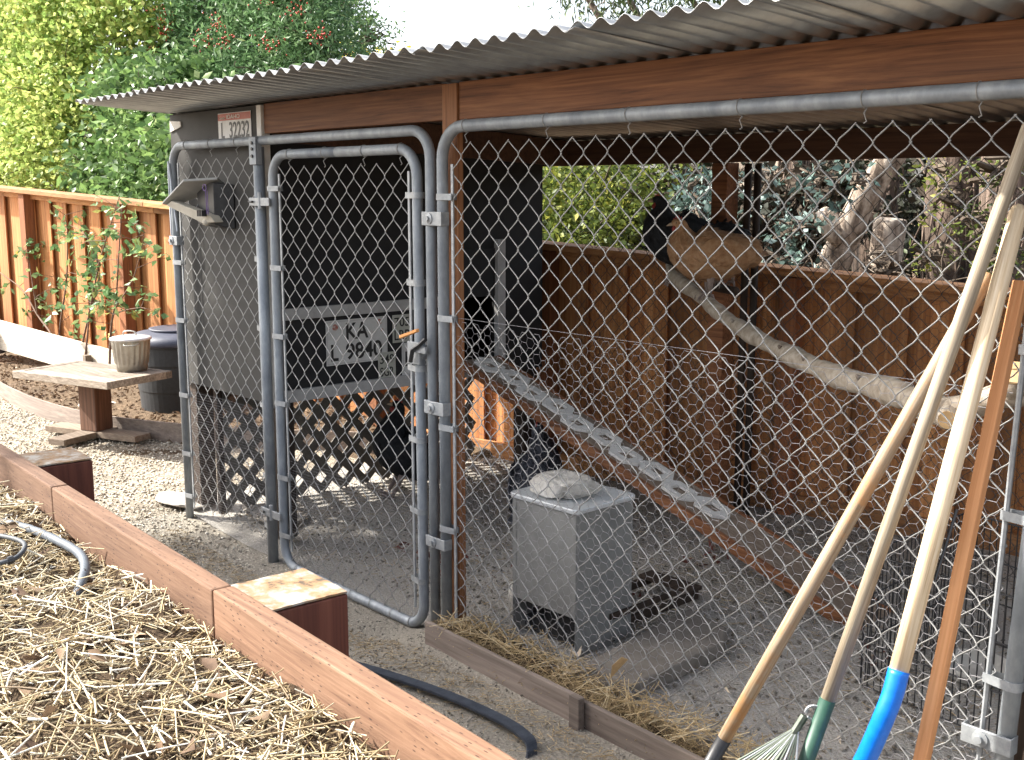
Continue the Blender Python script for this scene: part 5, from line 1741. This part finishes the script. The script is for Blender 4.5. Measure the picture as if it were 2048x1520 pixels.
T2 = Matrix.Translation((-4.14, 0.37, 0)) @ Matrix.Rotation(R(22), 4, 'Z')
build('pillar', MB().box(-0.072, 0.072, -0.072, 0.072, 0.041, tz - 0.048, T2), M['brown_post'], tb_, bevel=0.004)
build('foot', MB().box(-0.40, 0.40, -0.07, 0.07, 0.0, 0.04, T2), M['old_board'], tb_, bevel=0.003)
build('foot', MB().box(-0.07, 0.07, -0.34, -0.071, 0.0, 0.039, T2), M['old_board'], tb_, bevel=0.003)
build('foot', MB().box(-0.07, 0.07, 0.071, 0.34, 0.0, 0.039, T2), M['old_board'], tb_, bevel=0.003)

pa = thing('pail', 'small galvanised lidded pail standing on the slatted table', 'pail', (-3.83, 0.50, tz))
mb = MB()
n = 120
prof = [(0.093, 0.0), (0.095, 0.02), (0.098, 0.022), (0.098, 0.045), (0.102, 0.05), (0.118, 0.185), (0.121, 0.19), (0.122, 0.205)]
vs, fs = [], []
for (r_, z_) in prof:
    for j in range(n):
        q = 2 * PI * j / n
        rib = 0.0035 * math.cos(q * 20) if 0.045 < z_ < 0.19 else 0
        vs.append((-3.83 + (r_ + rib) * math.cos(q), 0.50 + (r_ + rib) * math.sin(q), tz + 0.002 + z_))
for i_ in range(len(prof) - 1):
    for j in range(n):
        j2 = (j + 1) % n
        fs.append((i_ * n + j, i_ * n + j2, (i_ + 1) * n + j2, (i_ + 1) * n + j))
fs.append(tuple(range(n))[::-1])
build('body', MB().add(vs, fs), M['pail'], pa, smooth=True)
build('lid', MB().lathe([(0.126, tz + 0.200), (0.130, tz + 0.203), (0.130, tz + 0.212), (0.12, tz + 0.217), (0.06, tz + 0.228), (0.01, tz + 0.230)], -3.83, 0.50, 40), M['pail_lid'], pa, smooth=True)
build('lid_handle', MB().tube(catmull([(-3.87, 0.47, tz + 0.226), (-3.865, 0.472, tz + 0.248), (-3.83, 0.495, tz + 0.256), (-3.80, 0.52, tz + 0.248), (-3.795, 0.523, tz + 0.226)], 4), 0.0045, 8), M['pail'], pa, smooth=True)
build('side_handle', MB().tube(catmull([(-3.735, 0.415, tz + 0.185), (-3.715, 0.41, tz + 0.178), (-3.685, 0.455, tz + 0.178), (-3.70, 0.50, tz + 0.185)], 4), 0.0045, 8), M['pail'], pa, smooth=True)

bn = thing('rubbish_bin', 'tall black plastic bin with blue grey lid behind the slatted table', 'bin', (-4.30, 1.06, 0))
BX, BY = -4.30, 1.06
build('body', MB().lathe([(0.275, 0.02), (0.28, 0.04), (0.292, 0.22), (0.296, 0.225), (0.305, 0.40), (0.31, 0.41), (0.318, 0.53), (0.332, 0.535), (0.332, 0.565)], BX, BY, 48), M['bin'], bn, smooth=False)
build('lid', MB().lathe([(0.342, 0.545), (0.346, 0.56), (0.342, 0.59), (0.30, 0.615), (0.2, 0.63), (0.05, 0.635)], BX, BY, 48), M['bin_lid'], bn, smooth=True)
build('lid_ring', MB().lathe([(0.20, 0.629), (0.21, 0.645), (0.19, 0.645)], BX, BY, 30), M['bin_lid'], bn, smooth=True)


# ------------------------------------------------------------------ tools leaning on the wide panel
def pole(name, pts_, r_, m, parent, n=14, rounded=True):
    mb = MB()
    P_ = [Vector(p) for p in pts_]
    rr_ = list(r_) if hasattr(r_, '__len__') else [r_] * len(P_)
    if rounded:
        d = (P_[-1] - P_[-2]).normalized()
        P_ += [P_[-1] + d * rr_[-1] * 0.6, P_[-1] + d * rr_[-1] * 0.95]
        rr_ += [rr_[-1] * 0.8, rr_[-1] * 0.3]
    # straight local piece so the grain runs along it
    a, b = P_[0], P_[-1]
    q = (b - a).to_track_quat('Z', 'X').to_matrix().to_4x4()
    Mx = Matrix.Translation(a) @ q
    inv = Mx.inverted()
    mb.tube([inv @ p for p in P_], rr_, n)
    o = build(name, mb, m, None, smooth=True)
    o.parent = parent
    o.matrix_parent_inverse = parent.matrix_basis.inverted()
    o.matrix_basis = Mx
    return o


def lerp(a, b, t_):
    return Vector(a) + (Vector(b) - Vector(a)) * t_


def setp(e):
    bpy.context.view_layer.update()


# A: long worn handle, black socket at the bottom
A0, A1 = Vector((1.472, -0.497, 0.01)), Vector((1.965, -0.046, 1.40))
ta_ = thing('long_handled_tool', 'long handled hoe with worn shaft and black socket, leftmost of the leaning tools', 'garden tool', A0)
k1 = 0.20
pole('handle', [lerp(A0, A1, k1), lerp(A0, A1, 0.5), A1], [0.0165, 0.0175, 0.0165], M['handle_worn'], ta_)
pole('socket', [A0, lerp(A0, A1, 0.1), lerp(A0, A1, k1 + 0.01)], [0.010, 0.015, 0.018], M['black_metal'], ta_, rounded=False)
build('hoe_blade', MB().box(A0.x - 0.07, A0.x + 0.07, A0.y - 0.02, A0.y - 0.015, 0.0, 0.05), M['black_metal'], ta_, bevel=0.002)
# B: leaf rake
B0, B1 = Vector((1.83, -0.55, 0.20)), Vector((2.035, -0.048, 1.72))
tr = thing('leaf_rake', 'leaf rake with greyish handle, dark green socket and fanned spring tines', 'rake', B0)
q0 = 0.20
pole('handle', [lerp(B0, B1, q0), lerp(B0, B1, 0.6), B1], [0.0155, 0.0155, 0.015], M['handle_grey'], tr)
pole('socket', [lerp(B0, B1, -0.02), lerp(B0, B1, 0.07), lerp(B0, B1, q0 + 0.01)], [0.011, 0.0165, 0.0172], M['green_paint'], tr, rounded=False)
bd_ = (B1 - B0).normalized()
side_v = Vector((-0.80, -0.6, 0)).normalized()
build('tine_holder', MB().tube([lerp(B0, B1, 0.185) + side_v * 0.035, lerp(B0, B1, 0.06) + side_v * 0.085], 0.009, 8), M['tine'], tr)
build('spring', MB().tube([lerp(B0, B1, 0.19) + side_v * (0.018 + 0.017 * math.cos(q)) + Vector((0, 0, 0.016 * math.sin(q))) for q in np.linspace(0, 5.6, 16)], 0.0035, 6), M['band'], tr)
build('spring', MB().tube([lerp(B0, B1, 0.07) + side_v * (0.06 + 0.017 * math.cos(q)) + Vector((0, 0, 0.016 * math.sin(q))) for q in np.linspace(0, 5.6, 16)], 0.0035, 6), M['band'], tr)
for k_ in range(14):
    f_ = -0.35 + k_ * 0.095
    st0 = lerp(B0, B1, 0.17) + side_v * 0.04
    e = st0 + (-bd_ * 0.34 + side_v * f_ * 0.42 + Vector((0.02, -0.10, 0)))
    e.z = max(e.z, 0.02)
    m_ = (st0 + e) / 2 + Vector((0, -0.02, 0.01))
    build('tine', MB().tube([st0, m_, e, e + Vector((0.01, -0.025, -0.02))], 0.0024, 5), M['tine'] if k_ % 3 else M['band'], tr)
# C: shovel with blue socket
C0, C1 = Vector((2.004, -0.40, 0.60)), Vector((2.028, -0.052, 1.545))
tc_ = thing('shovel', 'shovel with thick pale ash handle and bright blue bent socket', 'shovel', (1.93, -0.45, 0))
pole('handle', [C0, lerp(C0, C1, 0.5), C1], [0.0200, 0.0200, 0.0185], M['handle_light'], tc_)
cb_ = catmull([lerp(C0, C1, 0.015), lerp(C0, C1, -0.035), Vector((1.995, -0.43, 0.515)), Vector((1.972, -0.44, 0.435)), Vector((1.96, -0.445, 0.40))], 5)
build('socket', MB().tube(cb_, [0.0218] * (len(cb_) - 1) + [0.019], 16), M['blue'], tc_, smooth=True)
build('shank', MB().tube(catmull([(1.962, -0.445, 0.405), (1.955, -0.45, 0.37), (1.95, -0.46, 0.30)], 4), 0.0185, 14), M['band'], tc_, smooth=True)
bl = [(-0.10, 0.30), (0.10, 0.30), (0.11, 0.15), (0.06, 0.04), (0, 0.0), (-0.06, 0.04), (-0.11, 0.15)]
build('blade', MB().prism([(1.95 + a, -0.46 - (0.3 - b) * 0.25, b) for a, b in bl], (0, 0.004, 0)), M['band'], tc_, bevel=0.001)
build('guard', MB().tube([lerp(C0, C1, 0.21) + Vector((0.022, 0.01, 0)), lerp(C0, C1, 0.36) + Vector((0.028, 0.012, 0))], 0.0035, 6), M['black_metal'], tc_)
# D: square redwood stake
D0, D1 = Vector((2.062, -0.52, 0.0)), Vector((2.045, -0.052, 1.40))
st = tag(build('square_stake', MB().box(-0.0135, 0.0135, -0.0135, 0.0135, 0, (D1 - D0).length), M['stake'], None, bevel=0.002), 'square orange redwood stake, rightmost of the poles leaning on the panel', 'stake')
st.matrix_basis = Matrix.Translation(D0) @ (D1 - D0).to_track_quat('Z', 'X').to_matrix().to_4x4()

# ------------------------------------------------------------------ young shrubs along the fence
SH = [
    [[(-6.60, 1.05, 0.12), (-6.561, 1.05, 0.422), (-6.338, 1.05, 0.86), (-6.252, 1.05, 1.234), (-6.278, 1.05, 1.396)]],
    [[(-6.05, 1.0, 0.12), (-5.95, 1.0, 0.359), (-5.748, 1.0, 0.659), (-5.513, 1.0, 1.026), (-5.316, 1.0, 1.262), (-5.046, 1.0, 1.561)], [(-5.513, 1.0, 1.026), (-5.754, 1.0, 1.25), (-6.051, 1.0, 1.321)], [(-5.748, 1.0, 0.66), (-5.6, 1.03, 0.9), (-5.62, 1.02, 1.25)]],
    [[(-5.86, 0.95, 0.10), (-5.814, 1.0, 0.494), (-5.74, 1.0, 0.76)]],
    [[(-5.45, 1.0, 0.12), (-5.357, 1.0, 0.535), (-5.229, 1.0, 0.776), (-5.14, 1.0, 1.082), (-5.006, 1.0, 1.525)], [(-5.242, 1.0, 0.72), (-4.909, 1.0, 0.946), (-4.704, 1.0, 1.208), (-4.663, 1.0, 1.334)], [(-5.3, 1.0, 0.66), (-5.0, 0.98, 0.72), (-4.72, 0.97, 0.76)]],
    [[(-6.30, 0.95, 0.10), (-6.45, 0.95, 0.37), (-6.788, 0.95, 0.539), (-7.117, 0.95, 0.733), (-7.679, 0.95, 0.856)], [(-6.788, 0.95, 0.54), (-6.95, 0.97, 0.95), (-7.0, 0.97, 1.15)]],
]
SL = ['slender young shrub with upright stem, left of the leaning ones at the fence', 'young shrub with forked brown stems behind the table, reaching above the fence cap',
      'thin reddish bare stem standing behind the table', 'young shrub with spreading branches between table and pail', 'low shrub with long side shoot reaching the left edge']
for stems, lb, nl_ in zip(SH, SL, (90, 210, 6, 210, 100)):
    t = thing('young_shrub', lb, 'shrub', stems[0][0], 'young shrubs in the planting bed')
    allp = []
    for si, sp in enumerate(stems):
        c = catmull(sp, 6)
        r0 = 0.011 if si == 0 else 0.006
        build('stem', MB().tube(c, [r0 * (1 - 0.75 * i_ / len(c)) for i_ in range(len(c))], 7), M['twig'], t, smooth=True)
        allp += [p for p in c if p.z > 0.45]
    if not allp:
        continue
    P = []
    tips = []
    for _ in range(nl_ // 6):
        b = random.choice(allp)
        tip = b + Vector((random.gauss(0, 0.13), random.gauss(0, 0.12), random.gauss(0.03, 0.07)))
        tips.append((b, tip))
        for _k in range(6):
            q = lerp(b, tip, random.uniform(0.5, 1.05))
            P.append((q.x + random.gauss(0, 0.02), q.y + random.gauss(0, 0.02), q.z + random.gauss(0, 0.02)))
    mb = MB()
    for b, tip in tips:
        mb.tube([b, (b + tip) / 2 + Vector((0, 0, 0.01)), tip], [0.0028, 0.002, 0.001], 4)
    kind(build('twigs', mb, M['twig'], t), 'stuff')
    P = np.array(P)
    place('foliage', leaves_mesh('foliage', P, 0.075, 0.042, rng.beta(2, 2, len(P)), droop=0.25), M['leaf_shrub'], t)

# ------------------------------------------------------------------ trees and greenery beyond the fence
def limb(mb, a, b, r0, r1, wob=0.1, n=7):
    a, b = Vector(a), Vector(b)
    P_ = []
    for k_ in range(6):
        q = a.lerp(b, k_ / 5)
        if 0 < k_ < 5:
            q += Vector((random.gauss(0, wob), random.gauss(0, wob), random.gauss(0, wob * 0.5)))
        P_.append(q)
    P_ = catmull(P_, 3)
    mb.tube(P_, [r0 + (r1 - r0) * i_ / (len(P_) - 1) for i_ in range(len(P_))], n)
    return P_


def tree(name, label, cat, base, clumps, n, leaf, m, lw=0.5, sub=26, spread=0.16, trunk_r=0.09, group=None, tintf=None, shell=0.5, droop=0.3, bark='trunk', extra_twigs=60):
    t = thing(name, label, cat, base, group)
    mb = MB()
    cz = sum(c[2] for c in clumps) / len(clumps)
    fork = Vector((base[0], base[1], base[2] + (cz - base[2]) * 0.35))
    limb(mb, base, fork, trunk_r, trunk_r * 0.7, 0.03, 10)
    for c in clumps:
        limb(mb, fork, (c[0], c[1], c[2]), trunk_r * 0.45, trunk_r * 0.12, 0.12)
    build('trunk', mb, M[bark], t, smooth=True)
    tw = MB()
    for _ in range(extra_twigs):
        c = random.choice(clumps)
        d = Vector((random.gauss(0, 1), random.gauss(0, 1), random.gauss(0.3, 1))).normalized()
        e = Vector((c[0] + d.x * c[3], c[1] + d.y * c[4], c[2] + d.z * c[5]))
        limb(tw, (c[0], c[1], c[2]), e, 0.014, 0.004, 0.05, 4)
    kind(build('twigs', tw, M[bark], t), 'stuff')
    P, base_t = clump_points(clumps, n, sub, spread, shell)
    tint = 0.55 * base_t + 0.45 * rng.uniform(0, 1, len(P)) if tintf is None else tintf(P, base_t)
    place('crown', leaves_mesh('crown', P, leaf, leaf * lw, tint, droop), M[m], t)
    return t, P


# far left: tall yellow-green tree
lime = [(-15.1, 3.7, 4.5, 1.5, 0.9, 1.0), (-13.9, 3.6, 3.9, 1.4, 0.9, 0.9), (-12.6, 3.7, 4.3, 1.3, 0.8, 0.8), (-11.4, 4.0, 3.9, 0.9, 0.7, 0.8),
        (-14.3, 3.5, 2.9, 1.5, 0.8, 0.9), (-12.6, 3.5, 3.0, 1.2, 0.7, 0.8), (-15.2, 3.4, 2.1, 1.4, 0.8, 0.8), (-13.2, 3.4, 2.2, 1.2, 0.7, 0.8), (-12.2, 3.6, 2.2, 0.9, 0.6, 0.7)]
tree('hazel_tree', 'tall yellow green leafy tree beyond the fence at the far left', 'tree', (-13.6, 3.9, 0.1), lime, 60000, 0.085, 'leaf_lime', 0.72, 24, 0.17, 0.12, shell=0.2,
     tintf=lambda P, b: np.clip(0.25 + 0.45 * b + 0.3 * rng.uniform(0, 1, len(P)), 0, 1))
# toyon with red berries
toy = [(-11.3, 4.7, 3.5, 0.9, 0.7, 0.8), (-10.2, 4.6, 3.7, 0.9, 0.7, 0.8), (-9.2, 4.6, 3.6, 0.8, 0.7, 0.8), (-8.3, 4.6, 3.5, 0.7, 0.6, 0.7), (-7.75, 4.6, 3.15, 0.55, 0.5, 0.5),
       (-9.7, 4.4, 2.9, 0.9, 0.6, 0.6), (-8.7, 4.4, 2.8, 0.8, 0.6, 0.5), (-10.9, 4.5, 2.8, 0.8, 0.6, 0.6), (-8.2, 4.5, 4.1, 0.8, 0.6, 0.5), (-10.0, 4.6, 4.5, 1.2, 0.7, 0.5)]
tt_, TP = tree('toyon_tree', 'dense green tree with narrow leaves and red berry clusters above the roof', 'tree', (-9.6, 4.8, 0.1), toy, 46000, 0.10, 'leaf_toyon', 0.26, 22, 0.11, 0.10, shell=0.25, droop=-0.5)
bb = MB()
bc = [(-9.15, 4.0, 3.47), (-9.6, 4.0, 3.35), (-8.15, 4.0, 3.66), (-7.8, 4.0, 3.72), (-7.6, 4.1, 3.5), (-8.0, 4.0, 3.16), (-7.35, 4.2, 3.2), (-10.45, 4.0, 3.55), (-10.9, 4.0, 3.35), (-11.0, 4.0, 3.1), (-8.3, 4.0, 3.9), (-10.5, 4.0, 3.75), (-9.0, 4.0, 3.3)]
for (a, b, c) in bc:
    for _ in range(28):
        d = Vector((random.gauss(0, 0.07), random.gauss(0, 0.07), random.gauss(0, 0.06)))
        p0 = Vector((a, b, c)) + d
        r_ = random.uniform(0.010, 0.016)
        bb.add([p0 + Vector((r_, 0, 0)), p0 + Vector((0, r_, 0)), p0 + Vector((-r_, 0, 0)), p0 + Vector((0, -r_, 0)), p0 + Vector((0, 0, r_)), p0 + Vector((0, 0, -r_))],
               [(0, 1, 4), (1, 2, 4), (2, 3, 4), (3, 0, 4), (1, 0, 5), (2, 1, 5), (3, 2, 5), (0, 3, 5)])
kind(build('berries', bb, M['berry'], tt_, smooth=True), 'stuff')
# glossy shrubs below it, left of the coop
mid = [(-10.6, 3.6, 2.7, 0.75, 0.5, 0.6), (-9.5, 3.6, 2.6, 0.7, 0.5, 0.6), (-9.8, 3.4, 2.0, 0.8, 0.5, 0.6), (-10.9, 3.4, 1.8, 0.9, 0.5, 0.7), (-9.0, 3.3, 1.75, 0.8, 0.5, 0.6), (-8.2, 3.3, 2.0, 0.8, 0.5, 0.7), (-9.6, 3.2, 1.2, 1.0, 0.4, 0.4)]
tree('glossy_shrub', 'glossy green shrub behind the fence left of the coop', 'shrub', (-9.6, 3.5, 0.1), mid, 15000, 0.13, 'leaf_mid', 0.5, 18, 0.15, 0.05, shell=0.15)
# dark understorey behind everything on the left
dk = [(-17 + 1.6 * k_, 5.6 + (k_ % 2) * 0.4, 1.4 + (k_ % 3) * 0.3, 1.2, 0.5, 1.2) for k_ in range(8)]
P, b = clump_points(dk, 15000, 22, 0.2, 0.1)
kind(place('dark_understorey', leaves_mesh('dark_understorey', P, 0.15, 0.08, 0.4 * b + 0.2 * rng.uniform(0, 1, len(P))), M['leaf_mid']), 'stuff')
# far feathery conifer edge and yellow tree top over the roof
fy = [(-12.2, 8.2, 3.45, 0.6, 0.5, 0.3), (-11.5, 8.2, 3.4, 0.5, 0.5, 0.26)]
tree('yellow_tree', 'distant yellow leaved tree top showing over the roof edge', 'tree', (-11.5, 8.4, 0.2), fy, 2600, 0.11, 'leaf_yellow', 0.5, 14, 0.13, 0.07, shell=0.2)
fc = [(-11.0, 7.0, 4.2, 0.6, 0.4, 0.5), (-10.5, 7.0, 3.7, 0.5, 0.4, 0.35)]
tree('feathery_tree', 'thin feathery branch tips right of the berry tree against the sky', 'tree', (-11.2, 7.2, 0.2), fc, 2300, 0.09, 'leaf_mid', 0.28, 12, 0.10, 0.06, shell=0.3)
# hanging eucalyptus foliage at top
eu = [(-4.55, 5.2, 3.62, 0.30, 0.4, 0.40), (-4.0, 5.2, 3.52, 0.42, 0.4, 0.45), (-3.4, 5.2, 3.42, 0.45, 0.4, 0.42), (-2.8, 5.2, 3.34, 0.4, 0.4, 0.40), (-2.2, 5.2, 3.4, 0.5, 0.4, 0.5)]
t, P = tree('eucalyptus_tree', 'eucalyptus with drooping narrow leaves hanging over the roof against white sky', 'tree', (-2.6, 5.6, 0.1), eu, 6500, 0.095, 'leaf_euc', 0.18, 14, 0.11, 0.16, shell=0.3, droop=1.4, bark='bark_pale')
# bush seen through the run
bu = [(-4.0, 4.4, 1.5, 0.8, 0.5, 0.55), (-3.3, 4.2, 1.5, 0.7, 0.5, 0.5), (-2.75, 4.1, 1.45, 0.5, 0.45, 0.55), (-3.4, 4.0, 1.0, 0.9, 0.4, 0.35), (-4.6, 4.6, 1.3, 0.7, 0.5, 0.6), (-5.4, 4.4, 1.5, 0.8, 0.5, 0.6)]
tree('leafy_bush', 'yellow green bush seen through the back of the run beside the coop wall', 'bush', (-3.3, 4.3, 0.05), bu, 17000, 0.06, 'leaf_olive', 0.6, 20, 0.10, 0.03, shell=0.1)
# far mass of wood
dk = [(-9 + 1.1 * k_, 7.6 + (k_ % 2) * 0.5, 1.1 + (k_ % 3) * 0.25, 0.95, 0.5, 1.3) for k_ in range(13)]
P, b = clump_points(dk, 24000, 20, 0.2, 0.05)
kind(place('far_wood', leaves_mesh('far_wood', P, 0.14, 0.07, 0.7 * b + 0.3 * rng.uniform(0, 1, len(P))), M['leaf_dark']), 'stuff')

# leaning pale trunk and stump
t = thing('leaning_trunk', 'pale leaning eucalyptus trunk with broken knob just beyond the fence', 'tree', (-1.25, 4.0, 0.0))
c = catmull([(-1.35, 4.0, 0.0), (-1.14, 4.0, 0.65), (-0.955, 4.0, 1.12), (-0.86, 4.0, 1.34), (-0.74, 4.0, 1.58), (-0.555, 4.0, 1.86), (-0.40, 4.05, 2.3), (-0.35, 4.1, 2.7)], 6)
build('trunk', MB().tube(c, [0.115 - 0.0011 * i_ + 0.006 * math.sin(i_ * 1.1) for i_ in range(len(c))], 16), M['bark_pale'], t, smooth=True)
build('knob', MB().tube(catmull([(-0.86, 3.97, 1.28), (-0.97, 3.93, 1.40), (-1.02, 3.92, 1.46)], 4), [0.085] * 6 + [0.07, 0.06, 0.05], 12), M['bark_pale'], t, smooth=True)
t = tag(build('stump', MB().tube(catmull([(-0.50, 3.8, 0.0), (-0.49, 3.8, 0.7), (-0.475, 3.8, 1.2), (-0.455, 3.8, 1.40), (-0.452, 3.8, 1.43)], 5), [0.098] * 16 + [0.095, 0.092, 0.085, 0.07, 0.03], 16), M['bark_pale'], None, smooth=True),
        'pale upright stump with rounded broken top beside the leaning trunk', 'stump')
DT = [(-2.05, 5.2, 0.15, 'dark rough trunk behind the blue green leaves'), (-1.42, 5.3, 0.15, 'dark shaggy trunk between the leaves and the leaning trunk'), (-0.75, 5.2, 0.19, 'broad shaggy barked trunk right of the leaning trunk'),
      (-0.22, 4.9, 0.17, 'shaggy barked trunk behind the small leaved shrub'), (0.25, 5.1, 0.2, 'dark shaggy trunk at the right edge behind the tool handles')]
for (x_, y_, r_, lb) in DT:
    c = [Vector((x_ + random.gauss(0, 0.02), y_, z)) for z in (0, 0.6, 1.2, 1.8, 2.3, 2.6)]
    t = thing('shaggy_tree', lb, 'tree', (x_, y_, 0), 'shaggy trunks beyond the fence')
    cc = catmull(c, 4)
    nseg = 18
    mb = MB()
    mb.tube(cc, [r_ * (1 + 0.06 * math.sin(i_ * 0.9)) for i_ in range(len(cc))], nseg)
    build('trunk', mb, M['bark_dark'], t, smooth=True)
    stp = MB()
    for _ in range(46):
        q = random.uniform(0, 2 * PI)
        rr_ = r_ * random.uniform(1.0, 1.12)
        z0_ = random.uniform(0.5, 2.2)
        a = Vector((x_ + rr_ * math.cos(q), y_ + rr_ * math.sin(q), z0_))
        L_ = random.uniform(0.2, 0.7)
        stp.tube([a, a + Vector((random.gauss(0, 0.02), random.gauss(0, 0.02) - 0.01, -L_ * 0.5)), a + Vector((random.gauss(0, 0.05), -0.03 + random.gauss(0, 0.03), -L_))], [0.012, 0.009, 0.003], 4)
    build('bark_strips', stp, M['bark_dark'], t)
bl_ = [(-0.82, 3.55, 1.62, 0.16, 0.12, 0.20), (-0.98, 3.6, 1.35, 0.20, 0.14, 0.14), (-1.35, 3.65, 1.66, 0.22, 0.15, 0.2), (-1.5, 3.6, 1.25, 0.22, 0.15, 0.2), (-1.0, 3.5, 1.12, 0.2, 0.12, 0.1), (-1.9, 3.8, 1.5, 0.3, 0.2, 0.3), (-0.50, 3.5, 1.66, 0.07, 0.08, 0.10)]
tree('blue_leaved_sapling', 'eucalyptus sapling with blue green rounded leaves in front of the leaning trunk', 'sapling', (-1.3, 3.7, 0.0), bl_, 900, 0.065, 'leaf_blue', 0.5, 12, 0.055, 0.02, shell=0.1, extra_twigs=40)
vn = [(-1.7, 4.3, 1.3, 0.6, 0.2, 0.5), (-1.2, 4.4, 1.5, 0.5, 0.2, 0.5), (-2.2, 4.3, 1.3, 0.5, 0.2, 0.6)]
tree('ivy_tangle', 'tangle of dark green and brown creeper behind the blue green leaves', 'creeper', (-1.6, 4.5, 0.0), vn, 2600, 0.085, 'leaf_dark', 0.6, 16, 0.09, 0.02, shell=0.1, extra_twigs=90,
     tintf=lambda P, b: np.clip(0.3 + 0.7 * b, 0, 1))
sm = [(0.02, 3.4, 1.70, 0.18, 0.12, 0.12), (0.12, 3.4, 1.52, 0.16, 0.12, 0.14), (0.30, 3.4, 1.40, 0.18, 0.12, 0.12), (0.02, 3.4, 1.24, 0.2, 0.12, 0.10), (0.36, 3.4, 1.70, 0.16, 0.12, 0.12), (0.42, 3.4, 1.24, 0.2, 0.12, 0.12), (-0.2, 3.4, 1.16, 0.14, 0.1, 0.08)]
tree('small_leaved_shrub', 'light green small leaved shrub beyond the fence near the tool handles', 'shrub', (0.25, 3.5, 0.0), sm, 750, 0.040, 'leaf_olive', 0.5, 12, 0.05, 0.015, shell=0.1, extra_twigs=50)

# tree added out of view on the sunny side, crown shaped to shade the coop
sh = []
for D_, z_ in ((5.6, 3.6), (5.9, 4.4), (6.1, 5.2), (6.2, 6.0), (6.2, 6.8), (6.1, 7.6), (6.0, 8.3)):
    for w_ in (-0.62, -0.03, 0.56):
        sh.append((-math.cos(R(SUN_AZ)) * D_ + math.sin(R(SUN_AZ)) * w_, -math.sin(R(SUN_AZ)) * D_ - math.cos(R(SUN_AZ)) * w_, z_, 0.50, 0.50, 0.55))
tree('shade_tree', 'tall leafy tree added left of the view, crown shaped to shade the coop front', 'tree', (-5.0, -3.4, 0.0), sh, 30000, 0.12, 'leaf_mid', 0.5, 20, 0.10, 0.13, shell=0.1)
